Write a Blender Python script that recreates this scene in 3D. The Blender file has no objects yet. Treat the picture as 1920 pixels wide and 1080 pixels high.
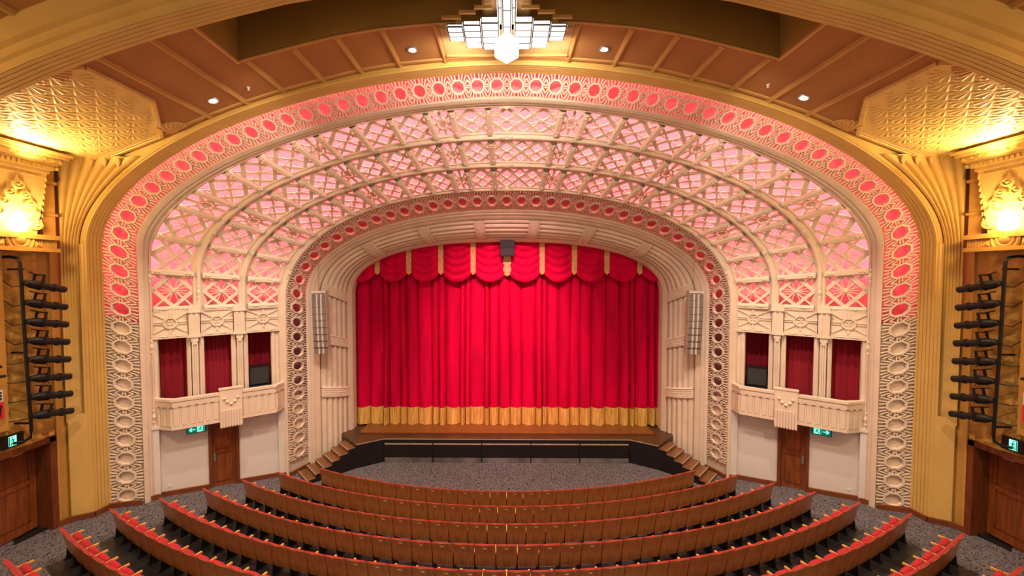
import bpy, math, random
import numpy as np
from mathutils import Vector, Matrix
random.seed(7)
PI = math.pi
scene = bpy.context.scene
COL = scene.collection

# ------------------------------------------------------------------ camera, world, light, exposure
FPX = 747.0; PX0 = 942.5; ZC = 7.6
cam = bpy.data.cameras.new('camera'); camo = bpy.data.objects.new('camera', cam); COL.objects.link(camo)
cam.sensor_fit = 'HORIZONTAL'; cam.sensor_width = 36.0; cam.lens = FPX / 1920 * 36
cam.shift_x = (960 - PX0) / 1920; cam.clip_end = 200
camo.location = (0, 0, ZC); camo.rotation_euler = (math.radians(88.0), 0, math.radians(0.575))
scene.camera = camo

world = bpy.data.worlds.new('world'); scene.world = world; world.use_nodes = True
WB = world.node_tree.nodes['Background']
WB.inputs[0].default_value = (1.0, 0.82, 0.64, 1); WB.inputs[1].default_value = 0.80

vs = scene.view_settings
vs.view_transform = 'Standard'; vs.look = 'None'; vs.gamma = 1; vs.use_curve_mapping = False
vs.exposure = 0.0
scene.display_settings.display_device = 'sRGB'
scene.cycles.max_bounces = 4; scene.cycles.diffuse_bounces = 2; scene.cycles.glossy_bounces = 2; scene.cycles.caustics_reflective = False; scene.cycles.caustics_refractive = False

def spot(name, loc, target, power, color, angle, blend=0.6, radius=0.15):
    l = bpy.data.lights.new(name, 'SPOT'); l.energy = power; l.color = color
    l.spot_size = math.radians(angle); l.spot_blend = blend; l.shadow_soft_size = radius
    o = bpy.data.objects.new(name, l); COL.objects.link(o); o.location = loc
    o.rotation_euler = (Vector(target) - Vector(loc)).to_track_quat('-Z', 'Y').to_euler()
    return o
def point(name, loc, power, color, radius=0.1):
    l = bpy.data.lights.new(name, 'POINT'); l.energy = power; l.color = color; l.shadow_soft_size = radius
    o = bpy.data.objects.new(name, l); COL.objects.link(o); o.location = loc
    return o
WARM = (1.0, 0.80, 0.58)
# stage-wash lanterns at the lighting slot of the ceiling, aimed at the curtain and at the proscenium, plus added fill
for sx in (-1, 1):
    spot('wash_fill_light', (sx * 1.6, 8.9, 13.35), (sx * 0.3, 17.4, 4.6), 4600, (1.0, 0.42, 0.50), 44, 1.0, 0.12)
    spot('wash_fill_light', (sx * 4.6, 8.9, 12.95), (sx * 9.0, 14.0, 3.0), 1900, (1.0, 0.86, 0.76), 58, 1.0, 0.2)
    spot('chandelier_lamp', (sx * 0.8, 9.9, 13.12), (sx * 2.0, 12.3, 12.7), 420, (1.0, 0.87, 0.72), 140, 1.0, 0.3)
    spot('wash_fill_light', (sx * 5.4, 9.56, 12.4), (sx * 9.0, 13.5, 9.4), 330, (1.0, 0.85, 0.70), 84, 1.0, 0.3)  # added fill for the upper arches, hung below the slot without a lantern
    # wall lights of the next bay towards the audience
    point('wall_light_lamp', (sx * 11.5, 4.6, 9.4), 260, (1.0, .72, .32), .15)
# house downlights over the stalls
for (x, y, z) in [(-2.46, 10.58, 13.3), (2.53, 10.59, 13.3), (-7.79, 10.67, 12.05), (7.76, 10.66, 12.05)]:
    spot('downlight_light', (x, y, z - 0.03), (x, y, 0), 1500, WARM, 95, 0.7, 0.08)
for (x, y, z) in [(-2.46, 5.0, 13.3), (2.5, 5.0, 13.3), (-7.8, 5.0, 12.0), (7.8, 5.0, 12.0)]:
    spot('downlight_light', (x, y, z - 0.03), (x, y + 2, 0), 1500, WARM, 95, 0.7, 0.08)

# ------------------------------------------------------------------ materials
def mat(name, color, rough=0.6, var=0.06, scale=6.0, bump=0.0, bscale=40.0, metal=0.0, emit=None, estr=0.0, spec=0.4, sheen=0.0, stretch=None, coat=0.0):
    m = bpy.data.materials.new(name); m.use_nodes = True
    nt = m.node_tree; b = nt.nodes['Principled BSDF']
    b.inputs['Roughness'].default_value = rough; b.inputs['Metallic'].default_value = metal
    b.inputs['Specular IOR Level'].default_value = spec
    if sheen: b.inputs['Sheen Weight'].default_value = sheen
    if coat: b.inputs['Coat Weight'].default_value = coat; b.inputs['Coat Roughness'].default_value = 0.15
    tc = nt.nodes.new('ShaderNodeTexCoord'); mp = nt.nodes.new('ShaderNodeMapping')
    nt.links.new(tc.outputs['Object'], mp.inputs['Vector'])
    if stretch: mp.inputs['Scale'].default_value = stretch
    nz = nt.nodes.new('ShaderNodeTexNoise'); nz.inputs['Scale'].default_value = scale; nz.inputs['Detail'].default_value = 4
    nt.links.new(mp.outputs['Vector'], nz.inputs['Vector'])
    rp = nt.nodes.new('ShaderNodeValToRGB')
    c0 = [max(0, c * (1 - 2 * var)) for c in color]; c1 = [min(1, c * (1 + 2 * var)) for c in color]
    rp.color_ramp.elements[0].position = 0.3; rp.color_ramp.elements[1].position = 0.7
    rp.color_ramp.elements[0].color = (*c0, 1); rp.color_ramp.elements[1].color = (*c1, 1)
    nt.links.new(nz.outputs['Fac'], rp.inputs['Fac']); nt.links.new(rp.outputs['Color'], b.inputs['Base Color'])
    if bump:
        n2 = nt.nodes.new('ShaderNodeTexNoise'); n2.inputs['Scale'].default_value = bscale; n2.inputs['Detail'].default_value = 3
        nt.links.new(mp.outputs['Vector'], n2.inputs['Vector'])
        bp = nt.nodes.new('ShaderNodeBump'); bp.inputs['Strength'].default_value = bump; bp.inputs['Distance'].default_value = 0.02
        nt.links.new(n2.outputs['Fac'], bp.inputs['Height']); nt.links.new(bp.outputs['Normal'], b.inputs['Normal'])
    if emit:
        b.inputs['Emission Color'].default_value = (*emit, 1); b.inputs['Emission Strength'].default_value = estr
    return m
def carpet_mat():
    m = mat('carpet', (0.06, 0.06, 0.075), 0.95, 0.1, 5, spec=0.1)
    nt = m.node_tree; b = nt.nodes['Principled BSDF']
    tc = [n for n in nt.nodes if n.type == 'TEX_COORD'][0]
    w = nt.nodes.new('ShaderNodeTexWave'); w.inputs['Scale'].default_value = 4.5; w.inputs['Distortion'].default_value = 14
    w.inputs['Detail'].default_value = 2; w.inputs['Detail Scale'].default_value = 1.6
    v = nt.nodes.new('ShaderNodeTexVoronoi'); v.inputs['Scale'].default_value = 16
    nt.links.new(tc.outputs['Object'], w.inputs['Vector']); nt.links.new(tc.outputs['Object'], v.inputs['Vector'])
    mx = nt.nodes.new('ShaderNodeMath'); mx.operation = 'ADD'
    nt.links.new(w.outputs['Fac'], mx.inputs[0]); nt.links.new(v.outputs['Distance'], mx.inputs[1])
    rp = nt.nodes.new('ShaderNodeValToRGB'); e = rp.color_ramp.elements
    e[0].position = 0.35; e[0].color = (0.014, 0.015, 0.022, 1); e[1].position = 1.0; e[1].color = (0.17, 0.145, 0.155, 1)
    x = e.new(0.62); x.color = (0.055, 0.055, 0.075, 1)
    nt.links.new(mx.outputs[0], rp.inputs['Fac']); nt.links.new(rp.outputs['Color'], b.inputs['Base Color'])
    return m
M = {}
M['cream'] = mat('cream_plaster', (0.80, 0.615, 0.47), 0.55, 0.03, 2.0)
M['cream_wall'] = mat('cream_wall_paint', (0.76, 0.66, 0.60), 0.6, 0.02, 1.0)
M['gold'] = mat('gold_paint', (0.70, 0.43, 0.12), 0.5, 0.03, 1.5)
M['gold_dark'] = mat('dark_gold_paint', (0.56, 0.29, 0.065), 0.5, 0.04, 1.5)
M['stucco'] = mat('gold_stucco', (0.62, 0.35, 0.08), 0.55, 0.18, 5.0, bump=0.5, bscale=14)
M['ceiling'] = mat('brown_ceiling_paint', (0.42, 0.185, 0.055), 0.7, 0.03, 1.0)
M['ceil_rib'] = mat('tan_rib_paint', (0.58, 0.31, 0.09), 0.6, 0.03, 2.0)
M['ceil_pale'] = mat('pale_ceiling_paint', (0.66, 0.42, 0.18), 0.6, 0.03, 2.0)
M['slot'] = mat('slot_paint', (0.36, 0.19, 0.035), 0.7, 0.05, 1.0)
M['relief'] = mat('gold_relief', (0.74, 0.50, 0.16), 0.45, 0.04, 3.0)
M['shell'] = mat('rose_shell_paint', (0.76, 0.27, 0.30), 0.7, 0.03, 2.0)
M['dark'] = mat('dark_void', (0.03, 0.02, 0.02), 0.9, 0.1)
M['led_red'] = mat('led_red', (0.8, 0.1, 0.1), 0.5, 0, emit=(1.0, 0.15, 0.19), estr=20)
M['led_pink'] = mat('led_pink', (0.8, 0.3, 0.3), 0.5, 0, emit=(1.0, 0.33, 0.36), estr=62)
M['led_low'] = mat('led_low', (0.8, 0.1, 0.1), 0.5, 0, emit=(1.0, 0.12, 0.14), estr=10)
M['velvet'] = mat('red_velvet', (0.62, 0.001, 0.048), 0.8, 0.10, 3.0, bump=0.15, bscale=60, sheen=0.0, stretch=(1, 1, 0.15), spec=0.08)
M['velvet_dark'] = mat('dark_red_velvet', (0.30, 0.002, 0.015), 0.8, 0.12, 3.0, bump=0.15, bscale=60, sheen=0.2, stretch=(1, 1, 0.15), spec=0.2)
M['fringe'] = mat('gold_fringe', (0.90, 0.43, 0.10), 0.6, 0.22, 18.0, bump=0.5, bscale=60, stretch=(1, 1, 0.08))
M['strap'] = mat('tan_strap', (0.72, 0.40, 0.16), 0.6, 0.08, 8)
M['stage'] = mat('stage_boards', (0.075, 0.032, 0.014), 0.35, 0.25, 4.0, stretch=(0.3, 3, 1))
M['board'] = mat('stage_mat_boards', (0.21, 0.070, 0.017), 0.38, 0.12, 3.0, stretch=(0.3, 3, 1))
M['black'] = mat('black_paint', (0.012, 0.009, 0.010), 0.35, 0.1)
M['blackm'] = mat('black_metal', (0.010, 0.0095, 0.010), 0.45, 0.1, spec=0.4)
M['steel'] = mat('grey_kickplate', (0.30, 0.28, 0.27), 0.35, 0.2, 2.0, metal=0.7)
M['nosing'] = mat('step_nosing', (0.36, 0.27, 0.20), 0.45, 0.05)
M['stepwood'] = mat('step_wood', (0.19, 0.075, 0.028), 0.35, 0.2, 4.0, stretch=(3, 3, 1))
M['wood'] = mat('seat_plywood', (0.50, 0.170, 0.038), 0.33, 0.14, 3.0, stretch=(6, 1, 0.6), coat=0.2)
M['armwood'] = mat('armrest_wood', (0.75, 0.33, 0.08), 0.4, 0.08, 10)
M['seatred'] = mat('red_upholstery', (0.42, 0.006, 0.012), 0.75, 0.1, 8.0, sheen=0.15)
M['plate'] = mat('seat_number_plate', (0.80, 0.50, 0.30), 0.4, 0.05)
M['doorwood'] = mat('door_wood', (0.23, 0.058, 0.014), 0.35, 0.16, 3.0, stretch=(5, 5, 0.5), coat=0.15)
M['framewood'] = mat('frame_wood', (0.17, 0.042, 0.012), 0.4, 0.12, 3.0, stretch=(4, 4, 0.6))
M['basewood'] = mat('baseboard_wood', (0.19, 0.050, 0.016), 0.4, 0.1, 3.0)
M['chrome'] = mat('steel_plate', (0.55, 0.54, 0.55), 0.3, 0.03, metal=0.8)
M['glow'] = mat('opal_glass', (0.9, 0.9, 0.9), 0.4, 0, emit=(1.0, 0.92, 0.80), estr=3.4)
M['lead'] = mat('glass_leading', (0.08, 0.07, 0.06), 0.5, 0.05)
M['lampglow'] = mat('lamp_glow', (0.9, 0.8, 0.6), 0.4, 0, emit=(1.0, 0.70, 0.27), estr=28)
M['downglow'] = mat('downlight_glow', (0.9, 0.9, 0.9), 0.4, 0, emit=(1.0, 0.93, 0.85), estr=14)
M['exitgreen'] = mat('exit_green', (0.0, 0.3, 0.2), 0.4, 0, emit=(0.0, 0.10, 0.075), estr=1.0)
M['exitwhite'] = mat('exit_white', (0.6, 0.9, 0.8), 0.4, 0, emit=(0.10, 0.95, 0.72), estr=1.2)
M['grille'] = mat('grey_speaker_grille', (0.20, 0.155, 0.14), 0.6, 0.12, 60)
M['spkwhite'] = mat('pale_speaker_case', (0.68, 0.55, 0.46), 0.5, 0.05)
M['spkblack'] = mat('dark_speaker_grille', (0.035, 0.032, 0.033), 0.7, 0.2, 60)
M['carpet'] = carpet_mat()
M['vinyl'] = mat('dark_row_flooring', (0.035, 0.034, 0.038), 0.35, 0.25, 3.0)
M['white'] = mat('white_plastic', (0.75, 0.72, 0.70), 0.4, 0.02)
M['pinktrim'] = mat('red_panel_edge', (0.75, 0.02, 0.06), 0.35, 0.05)

# ------------------------------------------------------------------ helpers
class MB:
    def __init__(s): s.v = []; s.f = []
    def quad(s, a, b, c, d):
        n = len(s.v); s.v += [tuple(a), tuple(b), tuple(c), tuple(d)]; s.f.append((n, n + 1, n + 2, n + 3))
    def poly(s, pts):
        n = len(s.v); s.v += [tuple(p) for p in pts]; s.f.append(tuple(range(n, n + len(pts))))
    def hexa(s, c):  # 8 corners: bottom 0-3, top 4-7
        n = len(s.v); s.v += [tuple(p) for p in c]
        for q in ((0, 3, 2, 1), (4, 5, 6, 7), (0, 1, 5, 4), (1, 2, 6, 5), (2, 3, 7, 6), (3, 0, 4, 7)):
            s.f.append(tuple(n + i for i in q))
    def box(s, x0, x1, y0, y1, z0, z1, fn=None):
        c = [(x0, y0, z0), (x1, y0, z0), (x1, y1, z0), (x0, y1, z0), (x0, y0, z1), (x1, y0, z1), (x1, y1, z1), (x0, y1, z1)]
        s.hexa([fn(*p) for p in c] if fn else c)
    def grid(s, rows, closed=False):
        n = len(s.v); w = len(rows[0])
        for r in rows: s.v += [tuple(p) for p in r]
        for i in range(len(rows) - 1):
            for j in range(w - 1 + (1 if closed else 0)):
                k = (j + 1) % w
                s.f.append((n + i * w + j, n + i * w + k, n + (i + 1) * w + k, n + (i + 1) * w + j))
    def prism(s, bot, top):
        n = len(s.v); k = len(bot); s.v += [tuple(p) for p in bot] + [tuple(p) for p in top]
        s.f.append(tuple(n + i for i in reversed(range(k)))); s.f.append(tuple(n + k + i for i in range(k)))
        for i in range(k):
            j = (i + 1) % k; s.f.append((n + i, n + j, n + k + j, n + k + i))
    def tube(s, path, r, seg=8, caps=True):
        P = [Vector(p) for p in path]; rows = []
        rr = r if isinstance(r, (list, tuple)) else [r] * len(P)
        for i, p in enumerate(P):
            d = (P[min(i + 1, len(P) - 1)] - P[max(i - 1, 0)]).normalized()
            a = d.cross(Vector((0, 0, 1)))
            if a.length < 0.05: a = d.cross(Vector((0, 1, 0)))
            a.normalize(); b = d.cross(a)
            rows.append([p + (a * math.cos(t) + b * math.sin(t)) * rr[i] for t in [2 * PI * k / seg for k in range(seg)]])
        s.grid(rows, True)
        if caps: s.poly(rows[0]); s.poly(rows[-1])
    def lathe(s, prof, c=(0, 0, 0), seg=16, fn=None):
        rows = []
        for r, z in prof:
            row = [(c[0] + r * math.cos(2 * PI * k / seg), c[1] + r * math.sin(2 * PI * k / seg), c[2] + z) for k in range(seg)]
            rows.append([fn(*p) for p in row] if fn else row)
        s.grid(rows, True)
        s.poly(rows[0]); s.poly(rows[-1])
    def strip(s, pts, w, h0, h1, mp, taper=0.75):
        # bar of width w along 2-D points, from height h0 to h1 through mapping mp(u, v, h)
        k = len(pts); L = []; Rr = []
        for i in range(k):
            a = pts[max(i - 1, 0)]; b = pts[min(i + 1, k - 1)]
            dx, dy = b[0] - a[0], b[1] - a[1]; l = math.hypot(dx, dy) or 1
            L.append((-dy / l, dx / l))
        rows = []
        for (x, y), (nx, ny) in zip(pts, L):
            rows.append([mp(x + nx * w / 2, y + ny * w / 2, h0), mp(x + nx * w / 2 * taper, y + ny * w / 2 * taper, h1),
                         mp(x - nx * w / 2 * taper, y - ny * w / 2 * taper, h1), mp(x - nx * w / 2, y - ny * w / 2, h0)])
        s.grid(rows, True); s.poly(rows[0]); s.poly(rows[-1])
    def ring(s, pts, inner, h0, h1, mp):
        n = len(pts); rows = []
        for i in range(n + 1):
            a = pts[i % n]; b = inner[i % n]
            rows.append([mp(a[0], a[1], h0), mp(a[0] * .95 + b[0] * .05, a[1] * .95 + b[1] * .05, h1), mp(a[0] * .2 + b[0] * .8, a[1] * .2 + b[1] * .8, h1), mp(b[0], b[1], h0)])
        s.grid(rows, True)
    def pyramid(s, pts, apex):
        n = len(s.v); k = len(pts); s.v += [tuple(p) for p in pts] + [tuple(apex)]
        for i in range(k): s.f.append((n + i, n + (i + 1) % k, n + k))
    def mesh(s, name, m, smooth=False, angle=0.55):
        me = bpy.data.meshes.new(name); me.from_pydata(s.v, [], s.f); me.materials.append(M[m] if isinstance(m, str) else m)
        me.validate(); me.update()
        if smooth:
            me.polygons.foreach_set('use_smooth', [True] * len(me.polygons)); me.set_sharp_from_angle(angle=angle)
        return me
    def build(s, name, m, parent=None, smooth=False, angle=0.55, label=None):
        o = bpy.data.objects.new(name, s.mesh(name, m, smooth, angle)); COL.objects.link(o)
        if parent: o.parent = parent; o.matrix_parent_inverse = parent.matrix_world.inverted() if False else Matrix.Identity(4)
        if label: o['label'] = label
        return o
def tag(o, label, cat, group=None, kind=None):
    o['label'] = label; o['category'] = cat
    if group: o['group'] = group
    if kind: o['kind'] = kind
    return o
def empty(name, loc=(0, 0, 0), rz=0.0):
    o = bpy.data.objects.new(name, None); COL.objects.link(o); o.location = loc; o.rotation_euler = (0, 0, rz); o.empty_display_size = 0.2
    return o
def link(name, me, parent, loc=None):
    o = bpy.data.objects.new(name, me); COL.objects.link(o)
    if parent: o.parent = parent
    if loc: o.location = loc
    return o
SIDE = {-1: 'left', 1: 'right'}

# ------------------------------------------------------------------ the arches (depth, half width, exponent, springing, crown)
CV = {'A': (11.85, 12.12, 1.85, 8.43, 13.49), 'B': (12.2, 11.41, 1.75, 8.59, 12.93), 'C': (12.6, 11.35, 1.85, 8.15, 12.81),
      'D1': (13.3, 10.55, 1.8, 8.0, 12.27), 'D2': (13.3, 10.28, 1.95, 7.55, 12.02), 'E1': (14.0, 9.49, 1.95, 7.4, 11.51),
      'E2': (14.0, 9.24, 2.05, 7.1, 11.3), 'F1': (14.7, 8.49, 2.05, 6.95, 10.78), 'F2': (14.7, 8.19, 2.2, 6.5, 10.63),
      'H': (15.5, 7.88, 2.05, 6.8, 10.13), 'O': (16.85, 6.58, 2.45, 6.65, 8.97)}
class Curve:
    def __init__(s, name, zb, e=0.0, dy=0.0, N=260):
        y, a, n, zs, zt = CV[name]; s.y = y + dy; a += e; zt += e
        th = np.linspace(0, PI / 2, N) ; th = (PI / 2) * (th / (PI / 2)) 
        x = a * np.maximum(np.cos(th), 0) ** (2 / n); z = zs + (zt - zs) * np.maximum(np.sin(th), 0) ** (2 / n)
        nb = max(2, int((zs - zb) / 0.1))
        x = np.concatenate([np.full(nb, a), x]); z = np.concatenate([np.linspace(zb, zs, nb, endpoint=False), z])
        d = np.concatenate([[0], np.cumsum(np.hypot(np.diff(x), np.diff(z)))])
        s.L = d[-1]; s.t = d / d[-1]; s.x = x; s.z = z
    def p(s, t, side):
        # t 0 at the base, 1 at the crown; past 1 continues on the other side
        if t > 1: t = 2 - t; side = -side
        return Vector((side * float(np.interp(t, s.t, s.x)), s.y, float(np.interp(t, s.t, s.z))))
    def t_at_z(s, z): return float(np.interp(z, s.z, s.t))
    def t_at_x(s, x): return float(np.interp(-x, -s.x, s.t))
class Band:
    """ruled surface between two arches; mp(t, v, h): t along, v across, h proud towards the hall"""
    def __init__(s, c0, c1, side): s.c0, s.c1, s.side = c0, c1, side
    def q(s, t, v): return s.c0.p(t, s.side).lerp(s.c1.p(t, s.side), v)
    def n(s, t, v=0.5):
        e = 0.004; a = s.q(min(t + e, 1.0), v) - s.q(max(t - e, 0), v); b = s.q(t, 1) - s.q(t, 0)
        n = a.cross(b).normalized()
        if n.y > 0: n = -n
        return n
    def mp(s, t, v, h): return s.q(t, v) + s.n(t) * h
def arch_loft(mb, rows_fn, ts):
    """rows_fn(side) -> list of functions t->point ; one continuous sheet from the left base over the crown to the right base"""
    L = rows_fn(-1); R = rows_fn(1)
    for i in range(len(L) - 1):
        pass
    rows = []
    for t in ts: rows.append([f(t) for f in L])
    for t in list(reversed(ts))[1:]: rows.append([f(t) for f in R])
    mb.grid(rows)
def ts_list(n): return [i / n for i in range(n + 1)]

YC = 27.68; R1 = 15.5
def fl(x, y): return max(0.0, 0.104 * (math.hypot(x, y - YC) - R1))

CEX = [0, 1.71, 2.98, 4.06, 5.12, 6.23, 7.27, 8.34, 9.26, 9.95, 11.0, 11.34, 12.7]
CEZ = [13.58, 13.53, 13.42, 13.25, 13.0, 12.72, 12.4, 12.02, 11.64, 11.38, 10.98, 10.87, 10.8]
def cz(x): return float(np.interp(abs(x), CEX, CEZ))

# ------------------------------------------------------------------ floor
mb = MB(); xs = np.linspace(-13.2, 13.2, 90); ys = np.linspace(-3, 18.5, 80)
mb.grid([[(x, y, fl(x, y)) for x in xs] for y in ys])
floor = mb.build('floor', 'carpet', smooth=True); tag(floor, 'dark patterned carpet floor rising gently from the stage', 'floor', kind='structure')

# ------------------------------------------------------------------ gold outer arch
A0 = Curve('A', -0.1); Afr = Curve('A', -0.1, 0, -0.5); Aout = Curve('A', -0.1, 0.13, -0.5); Aout2 = Curve('A', -0.1, 0.13, -0.2)
ts = ts_list(110)
mb = MB()
def rows_A(side):
    fs = [lambda t: Aout2.p(t, side), lambda t: Aout.p(t, side), lambda t: Aout.p(t, side).lerp(Afr.p(t, side), 0.9) + Vector((0, -0.02, 0)), lambda t: Afr.p(t, side)]
    bd = Band(Afr, A0, side)
    K = 5
    for k in range(K):
        for (w, h) in ((0.04, 0.0), (0.10, 0.03), (0.90, 0.03), (0.97, 0.0)):
            fs.append(lambda t, k=k, w=w, h=h: bd.q(t, (k + w) / K) + radial(Afr, t, side) * h)
    fs.append(lambda t: A0.p(t, side))
    return fs
def radial(c, t, side):
    a = c.p(max(t - .004, 0), side); b = c.p(min(t + .004, 1), side); d = (b - a).normalized()
    n = Vector((d.z, 0, -d.x)) if side < 0 else Vector((-d.z, 0, d.x))   # towards the opening
    return n
arch_loft(mb, rows_A, ts)
o = mb.build('trim_1', 'gold', smooth=True, angle=0.5); tag(o, 'gold fluted outer arch framing the whole proscenium wall', 'arch', kind='structure')

# ------------------------------------------------------------------ pierced bands of octagons
def octa(cu, cv, ru, rv):
    k = 0.42
    return [(cu + ru, cv - rv * k), (cu + ru, cv + rv * k), (cu + ru * k, cv + rv), (cu - ru * k, cv + rv), (cu - ru, cv + rv * k), (cu - ru, cv - rv * k), (cu - ru * k, cv - rv), (cu + ru * k, cv - rv)]
def octagon_cell(mb, mp):
    """mp(u, v, h) u in -.5...5 along, v 0..1 across"""
    mb.ring(octa(0, .5, .375, .305), octa(0, .5, .27, .22), -0.03, 0.06, mp)
    for sv in (-1, 1):
        for u in (-.10, .10): mb.strip([(u, .5 + sv * .29), (u * 1.1, .5 + sv * .5)], .075, -.03, .04, mp)
        for su in (-1, 1):
            for pts in (((.23, .27), (.25, .38), (.30, .495)), ((.33, .20), (.375, .31), (.46, .45)), ((.375, .105), (.43, .18), (.495, .27))):
                mb.strip([(su * p[0], .5 + sv * p[1]) for p in pts], .075, -.03, .04, mp)
            mb.strip([(su * .38, .5 + sv * .045), (su * .5, .5 + sv * .045)], .05, -.03, .035, mp)
    for su in (-1, 1):
        mb.pyramid([mp(su * .5, .5 - .06, .02), mp(su * .43, .5, .02), mp(su * .5, .5 + .06, .02)], mp(su * .47, .5, .06))

def pierced_band(name, c0n, c1n, pitch, half_at_crown, zsolid, label, dy1=0.0, zbase=-0.1):
    root = None
    c0 = Curve(c0n, zbase); c1 = Curve(c1n, zbase)
    Lm = (c0.L + c1.L) / 2; n = Lm / pitch
    mbs = MB(); tsol = c0.t_at_z(zsolid)
    for side in (-1, 1):
        bd = Band(c0, c1, side); k = 40
        rows = [[bd.mp(tsol * i / k, v, -0.05) for v in np.linspace(0, 1, 5)] for i in range(k + 1)]
        mbs.grid(rows)
    root = mbs.build(name, 'cream', smooth=True); tag(root, label, 'plaster band', kind='structure')
    for side in (-1, 1):
        bd = Band(c0, c1, side)
        i = 0
        while True:
            tc = 1 - (i + (0.5 if half_at_crown else 0)) * pitch / Lm
            if tc < 0.02: break
            if side == 1 and i == 0 and not half_at_crown: i += 1; continue
            def mp(u, v, h, tc=tc):
                t = tc + u * pitch / Lm
                s = side
                if t > 1: t2 = 2 - t; b2 = Band(c0, c1, -side); return b2.mp(t2, v, h)
                return bd.mp(max(t, 0), v, h)
            m2 = MB(); octagon_cell(m2, mp)
            m2.build('octagon_tracery', 'cream', root)
            i += 1
    return root
pierced_band('trim_2', 'A', 'B', 0.578, True, 6.35, 'wide cream plaster band pierced by octagons just inside the gold arch')
pierced_band('trim_3', 'F2', 'H', 0.555, False, 3.0, 'narrow cream plaster band pierced by small octagons round the proscenium')

# ------------------------------------------------------------------ moulded arches
def leaf(mb, mp, l, w, h):
    for k, (u0, u1) in enumerate(((-.5, -.15), (-.3, .3), (.15, .5))):
        uc = (u0 + u1) / 2; ww = w * (0.55 if k != 1 else 1)
        mb.pyramid([mp(u0 * l, 0, 0), mp(uc * l, -ww / 2, 0), mp(u1 * l, 0, 0), mp(uc * l, ww / 2, 0)], mp(uc * l, 0, h * (1 if k == 1 else .8)))
def moulded_arch(name, rows_fn, ts, label, lip, zorn, spacing):
    mb = MB(); arch_loft(mb, rows_fn, ts)
    root = mb.build(name, 'cream', smooth=True, angle=0.5); tag(root, label, 'arch', kind='structure')
    for side in (-1, 1):
        t = 1.0; k = 0
        while True:
            t = 1 - k * spacing / lip.L
            if t < lip.t_at_z(zorn): break
            if not (k == 0 and side == 1):
                c = lip.p(t, side); tg = (lip.p(min(t + .004, 1), side) - lip.p(t - .004, side)).normalized(); rd = radial(lip, min(t, .996), side)
                def mp(u, v, h): return c + tg * u + rd * (v - 0.02) + Vector((0, -1, 0)) * h
                m2 = MB(); leaf(m2, mp, .55, .15, .05); m2.build('leaf_ornament', 'cream', root)
            k += 1
    return root
B0 = Curve('B', -0.1); C0 = Curve('C', -0.1)
def rows_BC(side):
    bd = Band(B0, C0, side)
    pr = [(0, -.10), (0, .03), (.03, .07), (.30, .10), (.42, .10), (.46, .06), (.52, .06), (.6, .09), (.78, .075), (.84, .05), (.88, .09), (1.0, .09), (1.04, .06), (1.04, -.12)]
    out = []
    for w, h in pr:
        out.append(lambda t, w=w, h=h: bd.q(t, w) + Vector((0, -1, 0)) * h * .7 + radial(C0, t, side) * h * .7 + Vector((0, 0, 0)))
    return out
moulded_arch('trim_4', rows_BC, ts_list(120), 'broad pale moulded arch between the octagon band and the lattice vault', Curve('C', -0.1, -0.07, -0.10), 0.8, 2.25)
def ring_arch(name, n1, n2, zb, label, lip_d, back=0.26, spacing=2.1):
    c1 = Curve(n1, zb, 0.02); c2 = Curve(n2, zb)
    def rows(side):
        pr = [(0, back), (0, -.02), (.10, -.05), (.3, -.07), (.38, -.03), (.62, -.03), (.7, -.08), (.9, -.08), (1.0, -.05), (1.0, back), (0.0, back)]
        return [lambda t, w=w, d=d: c1.p(t, side).lerp(c2.p(t, side), w) + Vector((0, d, 0)) for w, d in pr]
    return moulded_arch(name, rows, ts_list(100), label, Curve(n2, zb, 0.03, -0.07), 6.9, spacing)
ring_arch('trim_5', 'D1', 'D2', 6.3, 'pale moulded rib arch between the outer and middle lattice vaults', .05)
ring_arch('trim_6', 'E1', 'E2', 6.3, 'pale moulded rib arch between the middle and inner lattice vaults', .05, spacing=1.95)
ring_arch('trim_7', 'F1', 'F2', -0.1, 'pale moulded rib arch between the inner lattice vault and the small octagon band', .05, spacing=1.8)

# ------------------------------------------------------------------ lattice vaults
Wd, Nd = 1.0, 0.66
seq = []
pos = 0.0
for grp in range(3):
    for k in range(3): seq.append(('W', pos, pos + Wd)); pos += Wd
    seq.append(('N', pos, pos + Nd)); pos += Nd
seq.append(('W', pos, pos + Wd)); pos += Wd
half = pos + Wd / 2                       # the crown panel straddles the axis
seq.append(('K', pos, pos + Wd))
def panel_wide(mb, mp, fan):
    mb.strip([(-.5, .5), (0, 1.0)], .135, -.04, .03, mp); mb.strip([(0, 1.0), (.5, .5)], .135, -.04, .03, mp)
    mb.strip([(.5, .5), (0, 0)], .135, -.04, .03, mp); mb.strip([(0, 0), (-.5, .5)], .135, -.04, .03, mp)
    mb.strip([(-.49, .02), (.49, .98)], .07, -.03, .02, mp); mb.strip([(-.49, .98), (.49, .02)], .07, -.035, .015, mp)
    for a in (-.07, .07):
        for s in (-1, 1): mb.strip([(s * .05, .5 + a * .3), (s * .30, .5 + a * 1.6)], .026, -.02, .02, mp)
    if fan:
        for a in (-.085, 0, .085):
            for s in (-1, 1): mb.strip([(a * .3, .5 + s * .06), (a * 1.3, .5 + s * .34)], .028, -.02, .02, mp)
    mb.lathe([(0.075, -.03), (0.075, .035), (.04, .055)], (0, .5, 0), 8, mp)
    for su in (-1, 1):
        mb.pyramid([mp(su * .5, .5 - .09, .03), mp(su * .42, .5, .03), mp(su * .5, .5 + .09, .03)], mp(su * .46, .5, .06))
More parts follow.
